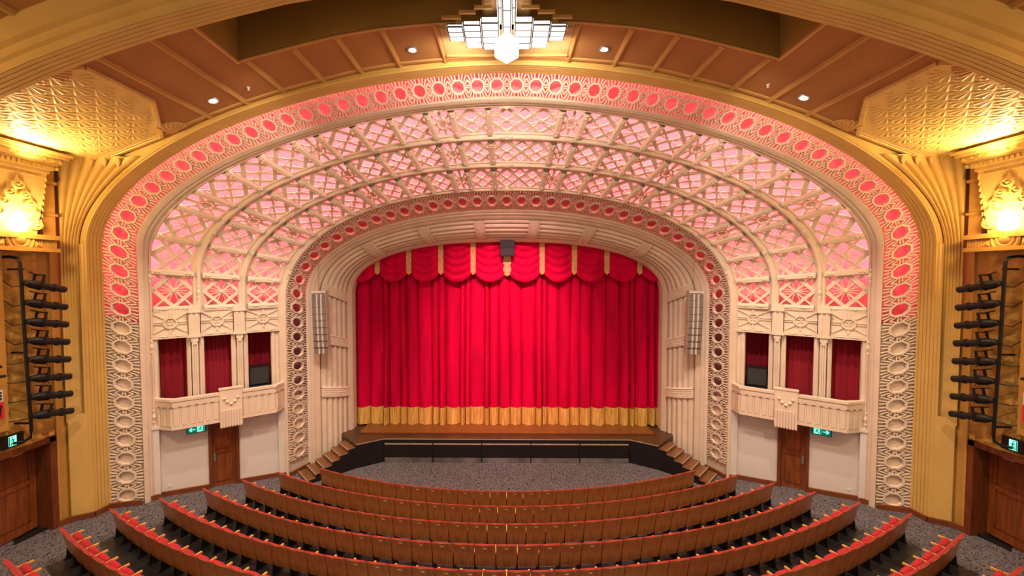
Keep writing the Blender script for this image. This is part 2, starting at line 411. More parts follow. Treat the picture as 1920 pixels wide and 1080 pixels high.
def panel_narrow(mb, mp):
    mb.ring([(.30 * math.cos(PI / 8 + k * PI / 4), .5 + .24 * math.sin(PI / 8 + k * PI / 4)) for k in range(8)], [(.21 * math.cos(PI / 8 + k * PI / 4), .5 + .165 * math.sin(PI / 8 + k * PI / 4)) for k in range(8)], -.03, .05, mp)
    for s in (-1, 1):
        mb.strip([(0, .5 + s * .22), (0, .5 + s * .5)], .16, -.03, .03, mp); mb.strip([(s * .27, .5), (s * .5, .5)], .12, -.03, .03, mp)
        for s2 in (-1, 1):
            mb.strip([(s * .17, .5 + s2 * .18), (s * .5, .5 + s2 * .48)], .085, -.03, .02, mp)
            mb.pyramid([mp(s * .02, .5 + s2 * .01, .0), mp(s * .14, .5 + s2 * .02, 0), mp(s * .12, .5 + s2 * .12, 0), mp(s * .02, .5 + s2 * .11, 0)], mp(s * .08, .5 + s2 * .065, .05))
    mb.strip([(-.2, .5), (.2, .5)], .05, -.03, .02, mp); mb.strip([(0, .33), (0, .67)], .05, -.03, .02, mp)
def vault(name, c0n, c1n, label, d0=0.05, d1=0.0):
    c0 = Curve(c0n, 6.5, 0, d0); c1 = Curve(c1n, 6.5, 0, d1)
    root = empty(name); tag(root, label, 'lattice vault', kind='structure')
    for side in (-1, 1):
        bd = Band(c0, c1, side); bo = Band(c0, c1, -side)
        def at(t, v, h):
            return bd.mp(t, v, h) if t <= 1 else bo.mp(2 - t, v, h)
        for idx, (kind, p0, p1) in enumerate(seq):
            if kind == 'K' and side == 1: continue
            t0, t1 = p0 / half, p1 / half
            def mp(u, v, h): return at(t0 + (t1 - t0) * (u + .5), v, h)
            m2 = MB()
            if kind == 'N': panel_narrow(m2, mp)
            else: panel_wide(m2, mp, idx < 3)
            m2.build('lattice_panel', 'cream', root)
            if idx > 0:
                tr = p0 / half; L = c0.L
                wv = .085 / L
                def mr(u, v, h): return at(tr + u / L, v, h)
                m3 = MB()
                pr = [(-.105, -.06), (-.105, .11), (-.06, .17), (.06, .17), (.105, .11), (.105, -.06)]
                m3.grid([[mr(u, v, h) for u, h in pr] for v in (-.02, .33, .66, 1.02)], True)
                rib = m3.build('rib', 'cream', root)
                m4 = MB()
                for vv in (.12, .88): 
                    for k in range(2):
                        v0 = vv + (k - .5) * .09
                        m4.pyramid([mr(-.06, v0, .17), mr(0, v0 - .055, .17), mr(.06, v0, .17), mr(0, v0 + .055, .17)], mr(0, v0, .21))
                m4.build('carved_boss', 'cream', rib)
        # sill beam under the lowest panels
        m5 = MB()
        m5.grid([[bd.mp(0, v, h) + Vector((0, 0, dz)) for dz, h in ((-.14, -.05), (-.14, .07), (-.02, .09), (0.05, .07), (.05, -.05))] for v in (0, 1)], True)
        for vv in (.25, .75):
            c = bd.q(0, vv); tg = (bd.q(0, 1) - bd.q(0, 0)).normalized(); nn = bd.n(0)
            leaf(m5, lambda u, v, h: c + tg * u + Vector((0, 0, v - .05)) + nn * (h + .085), .3, .08, .03)
        m5.build('sill_beam', 'cream', root)
    return root
vault('trim_8', 'C', 'D1', 'outer pierced lattice vault glowing pink below the broad arch')
vault('trim_9', 'D2', 'E1', 'middle pierced lattice vault glowing pale pink', 0.1)
vault('trim_10', 'E2', 'F1', 'inner pierced lattice vault above the small octagon band', 0.1)

# ------------------------------------------------------------------ light cove behind the lattice
mb = MB()
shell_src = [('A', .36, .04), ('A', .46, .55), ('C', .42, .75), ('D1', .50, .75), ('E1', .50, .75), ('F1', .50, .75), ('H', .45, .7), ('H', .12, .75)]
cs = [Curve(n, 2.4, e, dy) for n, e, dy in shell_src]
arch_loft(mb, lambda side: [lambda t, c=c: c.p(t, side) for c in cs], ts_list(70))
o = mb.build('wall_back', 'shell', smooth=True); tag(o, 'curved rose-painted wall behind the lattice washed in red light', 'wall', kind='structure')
# unseen partitions added to keep the coloured lights apart
def light_baffle(n1, e1, d1, n2, e2, d2, zb=6.45):
    m = MB(); a = Curve(n1, zb, e1, d1); b = Curve(n2, zb, e2, d2)
    arch_loft(m, lambda side: [lambda t: a.p(t, side), lambda t: b.p(t, side)], ts_list(60))
    m.build('light_baffle', 'shell', o, smooth=True)
light_baffle('B', .05, .12, 'A', .30, .62)
light_baffle('F2', .0, .22, 'F1', .52, .78)
# led strips
def led(name, cn, e, dy, zb, m, label, w=.02):
    root = empty(name); tag(root, label, 'light strip', kind='structure')
    c = Curve(cn, zb, e, dy, N=120)
    for side in (-1, 1):
        mm = MB(); mm.tube([c.p(i / 40, side) for i in range(41)], w * 1.15, 4)
        mm.build('strip', m, root)
led('trim_11', 'A', .22, .10, 6.5, 'led_red', 'red light strip hidden behind the gold arch')
led('trim_12', 'B', .10, .16, 6.5, 'led_red', 'red light strip behind the octagon band')
led('trim_13', 'C', .28, .25, 7.5, 'led_pink', 'pink light strip behind the broad pale arch')
led('trim_14', 'D1', .06, .30, 7.5, 'led_pink', 'pink light strip behind the outer rib arch')
led('trim_15', 'E1', .06, .30, 7.5, 'led_pink', 'pink light strip behind the middle rib arch')
led('trim_16', 'F1', .02, .20, 7.5, 'led_pink', 'pink light strip behind the innermost rib arch')
led('trim_17', 'F2', .08, .32, 7.6, 'led_low', 'dim red light strip behind the small octagon band')

# ------------------------------------------------------------------ proscenium moulding
H0 = Curve('H', -0.05); O0 = Curve('O', -0.05); Ob = Curve('O', -0.05, 0.0, 0.40)
def prosc_rows(side):
    bd = Band(H0, O0, side)
    pr = [(0, -.1), (0, .03), (.03, .05), (.07, .05), (.075, .035), (.105, .035), (.11, .06), (.145, .06), (.15, .03), (.19, .03), (.195, .05), (.26, .05), (.265, -.06), (.29, -.06)]
    K = 5
    for k in range(K):
        for f in (0.02, .12, .3, .5, .7, .88, .98):
            w = .29 + (k + f) / K * .58
            base = .11 * math.sin(PI * (w - .29) / .58) - .04
            pr.append((w, base + .08 * math.sin(PI * f) ** .6 - (0.02 if f in (.02, .98) else 0)))
    pr += [(.875, -.05), (.88, .03), (.99, .03), (1.0, .02)]
    out = [lambda t, w=w, h=h: bd.mp(t, w, h) for w, h in pr]
    out.append(lambda t: Ob.p(t, side))
    return out
mb = MB(); arch_loft(mb, prosc_rows, ts_list(110))
pros = mb.build('trim_18', 'cream', smooth=True, angle=0.6); tag(pros, 'cream fluted proscenium arch around the stage opening', 'arch', kind='structure')
Hm = Curve('H', -0.05)
def ribbon(side, tc, ht):
    bd = Band(H0, O0, side); m = MB(); K = 14
    dt = ht / 2 / ((H0.L + O0.L) / 2)
    rows = []
    ring_ = []
    for i in range(K + 1):
        w = .285 + .59 * i / K; base = .11 * math.sin(PI * i / K) + .02
        ring_.append((w, base))
    for t, ex in ((tc - dt, -.06), (tc - dt, .065), (tc - dt * .8, .085), (tc - dt * .74, .06), (tc + dt * .74, .06), (tc + dt * .8, .085), (tc + dt, .065), (tc + dt, -.06)):
        rows.append([bd.mp(t, w, b + ex) for w, b in ring_])
    m.grid(rows)
    rb = m.build('ribbon_band', 'cream', pros, smooth=True, angle=.5)
    m2 = MB()
    for i in range(12):
        for j in range(3):
            w = .31 + .54 * (i + .5) / 12; t = tc + dt * (j - 1) * .46; b = .11 * math.sin(PI * (w - .285) / .59) + .082
            dw = .018; d2 = dt * .19
            m2.pyramid([bd.mp(t - d2, w, b), bd.mp(t, w - dw, b), bd.mp(t + d2, w, b), bd.mp(t, w + dw, b)], bd.mp(t, w, b + .03))
    m2.build('ribbon_weave', 'cream', rb)['kind'] = 'stuff'
for side in (-1, 1):
    bdm = Band(H0, O0, side)
    tt = np.linspace(0, 1, 400); pts = [bdm.q(t, .58) for t in tt]
    for z in (2.75, 4.87, 6.85): ribbon(side, float(np.interp(z, [p.z for p in pts], tt)), .42)
    for x in (5.45, 3.25, 1.08):
        ribbon(side, float(np.interp(-x, [-abs(p.x) for p in pts], tt)), .42)

# ------------------------------------------------------------------ side bays: window wall, box balcony, doors
TX, TY = 0.806, 0.592
def wm(side):
    def f(s, d, z):
        x = -11.35 + TX * s + TY * d; y = 12.6 + TY * s - TX * d
        return Vector((-side * x, y, z))
    return f
WIN = [(.12, .84), (1.31, 2.07), (2.57, 3.29)]
SL = 3.62
for side in (-1, 1):
    f = wm(side); sd = SIDE[side]
    mb = MB()
    DS0, DS1 = 1.36, 2.24
    mb.box(-.1, DS0, -.18, 0, -.1, 2.75, f); mb.box(DS1, SL, -.18, 0, -.1, 2.75, f); mb.box(DS0, DS1, -.18, 0, 2.5, 2.75, f)
    wl = mb.build('wall_lower_' + sd, 'cream_wall'); tag(wl, f'plain pale wall under the {sd} box balcony', 'wall', kind='structure')
    mb = MB(); es = [-.05] + [e for w in WIN for e in w] + [SL]
    for i in range(0, 8, 2): mb.box(es[i], es[i + 1], -.3, 0, 2.75, 5.6, f)
    wu = mb.build('wall_box_' + sd, 'cream'); tag(wu, f'cream pier wall with three curtained openings above the {sd} balcony', 'wall', kind='structure')
    # opening casings
    for (a, b) in WIN:
        m = MB(); m.box(a - .1, a - .02, 0, .05, 2.8, 5.55, f); m.box(b + .02, b + .1, 0, .05, 2.8, 5.55, f); m.build('casing', 'cream', wu)
    # entablature frieze panels
    for k, (a, b) in enumerate(((0.0, .90), (1.24, 2.14), (2.50, 3.60))):
        m = MB(); m.box(a, b, -.3, .02, 5.55, 6.4, f)
        pn = m.build('frieze_panel', 'cream', wu)
        m = MB(); m.box(a, b, .0, .10, 5.5, 5.64, f)
        for q in (.3, .7): leaf(m, lambda u, v, h: f(a + (b - a) * q + u, .10 + h, 5.57 + v), .3, .08, .03)
        m.build('frieze_moulding', 'cream', pn)
        m = MB(); cx = (a + b) / 2; zc = 6.0; hw = (b - a) / 2; hh = .33
        def mp(u, v, h): return f(cx + u, .02 + h, zc + v)
        rr = [(.20 * math.cos(PI / 8 + i * PI / 4), .20 * math.sin(PI / 8 + i * PI / 4)) for i in range(8)]
        ri = [(.14 * math.cos(PI / 8 + i * PI / 4), .14 * math.sin(PI / 8 + i * PI / 4)) for i in range(8)]
        m.ring(rr, ri, 0, .05, mp)
        for sx in (-1, 1):
            for o_ in (-.02, .02): m.strip([(sx * .2, o_ * 1.6), (sx * hw, o_ * 1.6)], .035, 0, .03, mp)
            for sz in (-1, 1):
                m.strip([(sx * .15, sz * .14), (sx * hw * .9, sz * hh * .95)], .05, 0, .035, mp)
                m.pyramid([mp(sx * .0, sz * .0, .0), mp(sx * .10, sz * .01, 0), mp(sx * .08, sz * .09, 0), mp(sx * .01, sz * .10, 0)], mp(sx * .05, sz * .05, .05))
        for sz in (-1, 1): m.strip([(0, sz * .19), (0, sz * hh)], .09, 0, .03, mp)
        m.build('frieze_rosette', 'cream', pn)
    # pilasters below the rib arches
    for (a, b) in ((.90, 1.24), (2.14, 2.50)):
        m = MB(); c = (a + b) / 2
        m.box(c - .085, c + .085, 0, .17, 2.8, 5.5, f); m.box(a - .0, a + .055, 0, .09, 2.8, 5.5, f); m.box(b - .055, b, 0, .09, 2.8, 5.5, f)
        for q in (-.055, 0, .055): m.box(c + q - .018, c + q + .018, .17, .20, 2.8, 5.4, f)
        pl = m.build('pilaster', 'cream', wu)
        m = MB(); m.box(a + .02, b - .02, 0, .2, 5.5, 6.55, f)
        for q in (-.07, .07): m.box(c + q - .03, c + q + .03, .2, .23, 5.55, 6.5, f)
        for z in (5.5, 6.32): m.box(a - .01, b + .01, 0, .25, z, z + .07, f)
        m.box(c - .1, c + .1, 0, .22, 5.36, 5.5, f); m.box(c - .05, c + .05, 0, .22, 5.26, 5.36, f)
        m.build('pilaster_cap', 'cream', pl)
    # corner pilasters on the lower wall (plinths under the arches)
    for (a, b) in ((-.28, .10), (3.46, 3.78)):
        m = MB(); m.box(a, b, -.1, .13, -.1, 2.62, f); m.box(a - .04, b + .04, -.1, .17, 2.62, 2.72, f)
        m.build('plinth', 'cream_wall', wl)
    # box interior: floor, unseen ceiling slab added against red light, brick-dark reveals
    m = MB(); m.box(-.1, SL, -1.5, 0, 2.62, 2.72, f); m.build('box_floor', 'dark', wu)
    m = MB(); m.box(-.3, SL + .2, -1.0, -.2, 6.36, 6.44, f); m.build('box_light_stop', 'dark', wu)
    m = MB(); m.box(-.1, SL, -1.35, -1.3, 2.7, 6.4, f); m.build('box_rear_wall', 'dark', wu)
    # drapes
    for k, (a, b) in enumerate(WIN):
        order = ['outer', 'middle', 'inner'][k]
        m = MB(); rows = []; n = 70; e = .28
        dd = -.42 if k < 2 else -.75
        for i in range(n + 1):
            s = a - e + (b - a + 2 * e) * i / n
            row = []
            for z in np.linspace(2.75, 6.3, 12):
                wv = .035 * math.sin(s * 42 + math.sin(s * 7 + k) * 2) + .012 * math.sin(s * 90 + z * .4)
                row.append(f(s, dd + wv * (1.0 if z < 5.8 else .8), z))
            rows.append(row)
        m.grid(rows)
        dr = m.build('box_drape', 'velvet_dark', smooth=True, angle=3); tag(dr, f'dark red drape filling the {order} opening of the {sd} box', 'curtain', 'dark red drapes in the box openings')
    # loudspeakers standing in the inner opening
    for k in range(2):
        z0 = 2.78 + .0 + k * .66 + (.12 if True else 0)
        r = empty('box_loudspeaker'); tag(r, f"{'upper' if k else 'lower'} black loudspeaker cabinet stacked in the {sd} box", 'loudspeaker', 'loudspeakers in the boxes')
        m = MB(); m.box(2.60, 3.22, -.60, -.1, z0, z0 + .64, f); m.build('cabinet', 'blackm', r)
        m = MB(); m.box(2.63, 3.19, -.1, -.085, z0 + .03, z0 + .61, f); m.build('grille', 'spkblack', r)
    if True:
        m = MB(); m.box(2.58, 3.24, -.62, -.08, 2.72, 2.90, f); st = m.build('speaker_plinth', 'black'); tag(st, f'low black plinth under the stacked loudspeakers in the {sd} box', 'plinth')
    # balcony parapet
    r = empty('box_balcony'); tag(r, f'cream fluted box balcony with a stepped crest on the {sd} side', 'balcony')
    poly = [(0.0, .02), (.46, .5), (3.36, .5), (3.72, .04)]
    def wall_run(m, off0, off1, z0, z1, pl=poly):
        def offs(pl, o_):
            return [(pl[0][0] - o_ * .9, pl[0][1]), (pl[1][0] - o_ * .35, pl[1][1] + o_), (pl[2][0] + o_ * .35, pl[2][1] + o_), (pl[3][0] + o_ * .9, pl[3][1])]
        a = offs(pl, off0); b = offs(pl, off1)
        for i in range(3):
            m.hexa([f(*b[i], z0), f(*b[i + 1], z0), f(*a[i + 1], z0), f(*a[i], z0), f(*b[i], z1), f(*b[i + 1], z1), f(*a[i + 1], z1), f(*a[i], z1)])
    m = MB(); wall_run(m, -.10, 0.0, 2.64, 3.5); m.poly([f(*p, 2.66) for p in poly]); m.build('parapet', 'cream', r)
    m = MB(); wall_run(m, -.12, .07, 3.52, 3.6); wall_run(m, -.1, .04, 3.47, 3.52); m.build('top_rail', 'cream', r)
    m = MB(); wall_run(m, -.02, .035, 2.60, 2.70); m.build('bottom_moulding', 'cream', r)
    # flutes as applied slats
    segs = [(poly[i], poly[i + 1]) for i in range(3)]
    for si, (p, q) in enumerate(segs):
        L = math.hypot(q[0] - p[0], q[1] - p[1]); n = max(2, int(L / .2))
        ux, uy = (q[0] - p[0]) / L, (q[1] - p[1]) / L; nx, ny = -uy, ux
        for k in range(n):
            c0 = (k + .08) * L / n; c1 = (k + .92) * L / n
            if si == 1:
                mid = p[0] + (c0 + c1) / 2
                if 1.68 < mid < 2.36: continue
            m = MB()
            def g(a, h, z): return f(p[0] + ux * a + nx * h, p[1] + uy * a + ny * h, z)
            m.hexa([g(c0, 0, 2.72), g(c1, 0, 2.72), g(c1 - .02, .03, 2.72), g(c0 + .02, .03, 2.72), g(c0, 0, 3.30), g(c1, 0, 3.30), g(c1 - .02, .03, 3.30), g(c0 + .02, .03, 3.30)])
            m.build('fluted_slat', 'cream', r)
            m = MB()
            m.prism([g(c0 - .02, .0, 3.47), g(c1 + .02, .0, 3.47), g(c1 + .02, .0, 3.36), g((c0 + c1) / 2, .0, 3.29), g(c0 - .02, .0, 3.36)], [g(c0 - .02, .05, 3.47), g(c1 + .02, .05, 3.47), g(c1 + .02, .05, 3.36), g((c0 + c1) / 2, .04, 3.29), g(c0 - .02, .05, 3.36)])
            m.build('scallop_drop', 'cream', r)
    m = MB(); m.box(1.70, 2.34, .45, .60, 2.46, 3.70, f); m.box(1.68, 2.36, .45, .62, 3.70, 3.75, f)
    for k in range(8): m.box(1.705 + k * .079, 1.705 + k * .079 + .06, .60, .625, 2.42, 3.0, f)
    cr = m.build('crest_panel', 'cream', r)
    for k, (ds, dz) in enumerate(((-.19, 0), (-.11, -.12), (0, -.2), (.11, -.12), (.19, 0))):
        m = MB(); m.lathe([(.045, 0), (.045, .03), (.02, .05)], (0, 0, 0), 8, lambda x, y, z: f(2.02 + ds + x, .60 + z, 3.40 + dz + y)); m.build('crest_stud', 'cream', cr)
    # door under the box
    n = 1 if side < 0 else 2
    r = empty(f'door_{n}'); tag(r, f'brown panelled timber door below the {sd} box balcony', 'door', kind='structure')
    m = MB(); m.box(DS0, DS0 + .1, -.05, .06, 0, 2.52, f); m.box(DS1 - .1, DS1, -.05, .06, 0, 2.52, f); m.box(DS0, DS1, -.05, .06, 2.42, 2.55, f); m.build('door_frame', 'framewood', r)
    m = MB(); a, b = DS0 + .1, DS1 - .1
    m.box(a, b, -.10, -.05, .05, 2.42, f); lf = m.build('door_leaf', 'doorwood', r)
    for (z0, z1) in ((.35, 1.35), (1.5, 2.28)):
        m = MB(); w = .1
        m.box(a + w, a + w + .02, -.05, -.03, z0, z1, f); m.box(b - w - .02, b - w, -.05, -.03, z0, z1, f); m.box(a + w, b - w, -.05, -.03, z0, z0 + .02, f); m.box(a + w, b - w, -.05, -.03, z1 - .02, z1, f)
        m.build('door_panel_bead', 'framewood', lf)
    hs = a + .03
    m = MB(); m.box(hs, hs + .08, -.05, -.03, 1.1, 1.38, f); m.build('push_plate', 'chrome', lf)
    # exit sign with arrow
    def exit_sign(name_label, g, arrow):
        r = empty('exit_sign'); tag(r, name_label, 'exit sign', 'green exit signs')
        m = MB(); m.box(-.26, .26, -.04, .03, -.13, .13, g); m.build('housing', 'blackm', r)
        m = MB(); m.box(-.235, .235, .03, .036, -.11, .11, g)
        fc = m.build('sign_face', 'exitgreen' if arrow else 'black', r)
        # white running-figure panel
        cx = .11 * (-arrow) if arrow else 0.02
        # figures are drawn so that they read from the hall
        m = MB(); m.box(cx - .095, cx + .095, .036, .040, -.10, .10, g); m.build('figure_panel', 'exitwhite', fc)
        m = MB()
        def st(a, b, w): m.strip([a, b], w, .040, .044, lambda u, v, h: g(cx + u, h, v))
        st((.0, .045), (-.02, -.01), .035); st((-.02, -.01), (.04, -.045), .022); st((.04, -.045), (.03, -.09), .02)
        st((-.02, -.01), (-.04, -.05), .022); st((-.04, -.05), (-.08, -.055), .02); st((0, .035), (.05, .01), .016); st((0, .035), (-.05, .02), .016)
        m.lathe([(.018, 0), (.018, .004)], (0, 0, 0), 8, lambda x, y, z: g(cx + .012 + x, .040 + z, .072 + y))
        m.box(cx + .065, cx + .09, .040, .044, -.095, .095, g)
        m.build('running_figure', 'exitgreen', fc)
        if arrow:
            m = MB(); ax = .11 * arrow
            m.strip([(ax - arrow * .08, 0), (ax + arrow * .06, 0)], .035, .036, .041, lambda u, v, h: g(u, h, v))
            m.strip([(ax + arrow * .01, .06), (ax + arrow * .08, 0)], .032, .036, .041, lambda u, v, h: g(u, h, v))
            m.strip([(ax + arrow * .01, -.06), (ax + arrow * .08, 0)], .032, .036, .041, lambda u, v, h: g(u, h, v))
            m.build('arrow', 'exitwhite', fc)
    exit_sign(f'green exit sign with an arrow below the {sd} box balcony', lambda u, h, v: f(1.06 + (u if side < 0 else -u), .05 + h, 2.40 + v) , side if side < 0 else 1) if False else None
    gside = side
    exit_sign(f'green exit sign with an arrow below the {sd} box balcony', (lambda u, h, v: f(1.05 - gside * u, .06 + h, 2.38 + v)), gside)
    # small power outlet low on the wall
    m = MB(); m.box(.25, .37, 0, .012, .58, .66, f); m.box(.27, .30, .012, .018, .61, .64, f); m.box(.32, .35, .012, .018, .61, .64, f)
    tag(m.build('power_outlet', 'white'), f'small white power outlet low on the pale wall under the {sd} box', 'outlet')
    # baseboard along bays, band and gold pilaster
    m = MB()
    path = [(-8.0, 15.55), (-8.25, 14.80), (-8.36, 14.70)] 
    bpts = []
    def P2(s, d): 
        p = f(s, d, 0); return (p.x, p.y)
    runs = [[P2(3.78, .16), P2(3.46, .16)], [P2(3.46, .03), P2(DS1, .03)], [P2(DS0, .03), P2(.10, .03)], [P2(.10, .16), P2(-.30, .16)],
            [(side * 11.40, 12.12), (side * 12.10, 11.78)], [(side * 12.06, 11.86), (side * 12.06, 11.30)], [(side * 12.06, 11.30), (side * 12.42, 10.98)], [(side * 12.42, 10.98), (side * 12.47, 10.66)],
            [(side * 8.14, 14.62), (side * 7.80, 15.45)]]
    base = empty('baseboard_' + sd); tag(base, f'reddish brown timber baseboard along the {sd} walls', 'baseboard', kind='structure')
    for (p, q) in runs:
        m = MB(); p = Vector((*p, 0)); q = Vector((*q, 0)); d = (q - p).normalized(); nn = Vector((-d.y, d.x, 0))
        if nn.y > 0 or abs(nn.y) < .05 and nn.x * side > 0: nn = -nn
        zp, zq = fl(p.x, p.y), fl(q.x, q.y); th = nn * .045
        up = Vector((0, 0, 1))
        m.hexa([p + up * (zp - .05), q + up * (zq - .05), q + th + up * (zq - .05), p + th + up * (zp - .05), p + up * (zp + .16), q + up * (zq + .16), q + th + up * (zq + .15), p + th + up * (zp + .15)])
        m.build('baseboard_run', 'basewood', base)

# ------------------------------------------------------------------ side walls, gold pilasters with flared flutes
for side in (-1, 1):
    sd = SIDE[side]
    def X(x, y, z): return Vector((side * x, y, z))
    DY0, DY1, DZ = 8.5, 10.58, 3.02
    mb = MB()
    mb.box(12.5, 12.7, DY1, 11.6, -.1, 11.0, X); mb.box(12.5, 12.7, -3, DY0, -.1, 11.0, X); mb.box(12.5, 12.7, DY0, DY1, DZ, 11.0, X)
    w = mb.build('wall_' + sd, 'gold_dark'); tag(w, f'dark gold side wall of the auditorium on the {sd}', 'wall', kind='structure')
    m = MB(); m.box(12.47, 12.5, 9.66, 10.46, 3.15, 8.2, X); m.build('stucco_panel', 'stucco', w, label='mottled gold stucco panel')
    m = MB(); m.box(12.47, 12.5, 5.0, 9.3, 3.15, 8.2, X); m.build('stucco_panel', 'stucco', w)
    m = MB(); m.box(12.46, 12.5, DY1 + .0, 10.72, .4, 3.3, X); m.build('stucco_panel', 'stucco', w)
    m = MB(); m.box(12.30, 12.5, 9.34, 9.60, 3.75, 8.2, X); m.box(12.40, 12.5, 9.60, 9.68, 3.75, 8.2, X); m.build('pilaster_strip', 'gold_dark', w)
    m = MB(); m.box(12.44, 12.5, 10.74, 10.80, .4, 8.2, X); m.build('pilaster_strip', 'gold_dark', w)
    # fluted gold pilaster
    m = MB(); rows = []
    prof = [(12.55, 11.30), (12.5, 11.06), (12.40, 11.00)]
    K = 1
    prof += [(12.17, 11.24), (12.165, 11.29), (12.13, 11.31), (12.12, 11.36)]
    m.grid([[X(x, y, z) for x, y in prof[:4]] for z in (-.1, 3.6)]); m.grid([[X(x, y, z) for x, y in prof[3:]] for z in (-.1, 8.45)])
    pil = m.build('pilaster', 'gold', w)
    m = MB(); Ar = Curve('A', 3.4, .14, -.52); t1 = Ar.t_at_x(10.45); NF = 6; NH = 40; rows = []
    for i in range(NH + 1):
        h = i / NH; rp = Ar.p(h * t1, side); lp = X(12.42, 10.98, 3.4 + 7.45 * h); row = []
        for k in range(NF * 8 + 1):
            wv = k / (NF * 8); q = lp.lerp(rp, wv)
            fr = (wv * NF) % 1.0
            amp = .10 * min(1, .02 + max(0, h - .1) ** 1.6 * 1.5) * (1 - .25 * wv)
            q = q + Vector((-side * .5, -.85, 0)) * (amp * (math.sin(PI * fr) ** .7) )
            row.append(q)
        rows.append(row)
    m.grid(rows); fls = m.build('flared_flutes', 'gold', w, smooth=True, angle=.9)
    sp_ = MB(); tq = [Ar.t_at_z(8.0) + (Ar.t_at_x(8.6) - Ar.t_at_z(8.0)) * k / 30 for k in range(31)]
    sp_.grid([[Ar.p(q, side) + Vector((0, .05, 0)), Vector((Ar.p(q, side).x if abs(Ar.p(q, side).x) < 11.9 else side * 12.5, 11.37, max(cz(Ar.p(q, side).x) + .05, Ar.p(q, side).z)))] for q in tq])
    sp_.build('spandrel', 'gold', w)
    # drop-shaped ends of the flutes
    for k in range(NF):
        wv = (k + .5) / NF; q = X(12.42, 10.98, 10.85).lerp(Ar.p(t1, side), wv)
        if wv > .8: continue
        m = MB(); q = q + Vector((-side * .03, -.05, -.14))
        m.lathe([(.002, -.16), (.05, -.08), (.075, 0), (.05, .08), (.002, .13)], (0, 0, 0), 8, lambda x, y, z: q + Vector((x, y * .6, z)))
        m.build('flute_drop', 'gold', fls, smooth=True)
    # side exit double door
    n = 3 if side < 0 else 4
    r = empty(f'door_{n}'); tag(r, f'recessed brown panelled double exit door in the {sd} side wall', 'door', kind='structure')
    zf = .55
    m = MB(); m.box(12.42, 12.98, DY1 - .02, DY1 + .12, .4, DZ + .16, X); m.box(12.42, 12.98, DY0 - .12, DY0, .4, DZ + .16, X); m.box(12.42, 12.98, DY0 - .12, DY1 + .12, DZ, DZ + .14, X); m.build('door_frame', 'framewood', r)
    m = MB(); m.box(12.95, 13.05, DY0 - .3, DY1 + .3, .4, 3.3, X); m.build('door_backing', 'dark', r)
    m = MB(); m.box(12.6, 12.96, DY0, DY1, .5, .66, X); m.build('threshold', 'blackm', r)
    mid = (DY0 + DY1) / 2
    for (a, b) in ((DY0 + .01, mid - .005), (mid + .005, DY1 - .03)):
        m = MB(); m.box(12.84, 12.89, a, b, .70, DZ - .03, X); lf = m.build('door_leaf', 'doorwood', r)
        for (z0, z1) in ((.95, 1.95), (2.1, 2.85)):
            m = MB(); m.box(12.825, 12.84, a + .16, a + .19, z0, z1, X); m.box(12.825, 12.84, b - .19, b - .16, z0, z1, X); m.box(12.825, 12.84, a + .16, b - .16, z0, z0 + .03, X); m.box(12.825, 12.84, a + .16, b - .16, z1 - .03, z1, X)
            m.build('door_panel_bead', 'framewood', lf)
        e = a + .03 if a > mid else b - .13
        m = MB(); m.box(12.82, 12.84, e, e + .12, 1.75, 2.05, X); m.build('push_plate', 'chrome', lf)
    m = MB(); m.box(12.78, 12.84, 10.0, 10.25, 2.86, 2.92, X); m.build('door_closer', 'chrome', r)
    # exit sign over the side door
    exit_sign(f'green exit sign over the {sd} side door', (lambda u, h, v: X(12.42 - h, 9.74 - u * .85, 3.42 + v * 1.25)), 0)
    # ---- plaster wall light (uplight sconce) ----
    yc = 9.72
    r = empty('plaster_wall_light'); tag(r, f'glowing gold plaster wall light with leaf scrolls high on the {sd} wall', 'wall light')
    m = MB(); m.hexa([X(12.5, yc - .5, 8.6), X(12.12, yc - .5, 8.6), X(12.12, yc + .48, 8.6), X(12.5, yc + .48, 8.6), X(12.5, yc - .66, 10.2), X(11.98, yc - .66, 10.2), X(11.98, yc + .64, 10.2), X(12.5, yc + .64, 10.2)])
    m.build('body', 'relief', r)
    for k, (z0, z1, dx, dyy) in enumerate(((10.2, 10.3, .05, .04), (10.3, 10.42, .11, .10), (10.42, 10.47, .16, .15), (10.47, 10.62, .20, .20), (10.62, 10.70, .27, .32), (10.70, 10.76, .32, .38))):
        m = MB(); m.box(11.98 - dx, 12.5, yc - .64 - dyy, yc + .62 + dyy, z0, z1, X); m.build('cornice_course', 'relief', r)
    for k in range(15):
        y = yc - .72 + k * .104
        m = MB(); m.box(11.84, 11.90, y, y + .062, 10.32, 10.40, X); m.build('dentil', 'relief', r)
    for k in range(9):
        y = yc - .74 + k * .18
        m = MB(); m.pyramid([X(11.80, y, 10.50), X(11.80, y + .17, 10.50), X(11.80, y + .085, 10.62)], X(11.74, y + .085, 10.53)); m.build('cornice_leaf', 'relief', r)
    # ledge with medallion
    m = MB(); m.box(12.05, 12.5, yc - .95, yc + .95, 8.50, 8.62, X); m.box(12.12, 12.5, yc - .9, yc + .9, 8.28, 8.50, X); m.box(12.05, 12.5, yc - .95, yc + .95, 8.18, 8.28, X)
    ld = m.build('ledge', 'gold_dark', r)
    for k in range(17):
        y = yc + .33 + k * .035 if k < 17 else 0
        m = MB(); m.box(12.10, 12.12, y, y + .02, 8.29, 8.49, X); m.build('ledge_flute', 'gold_dark', ld)
    def md(x, y, z): return X(12.12 - z, yc + .10 + x, 8.45 + y)
    m = MB(); m.lathe([(.30, 0), (.30, .04), (.27, .06), (.24, .04), (.21, .035), (.19, .055), (.15, .06), (.13, .045), (.08, .075), (.02, .085)], (0, 0, 0), 20, md); m.build('medallion', 'gold_dark', ld, smooth=True, angle=.6)
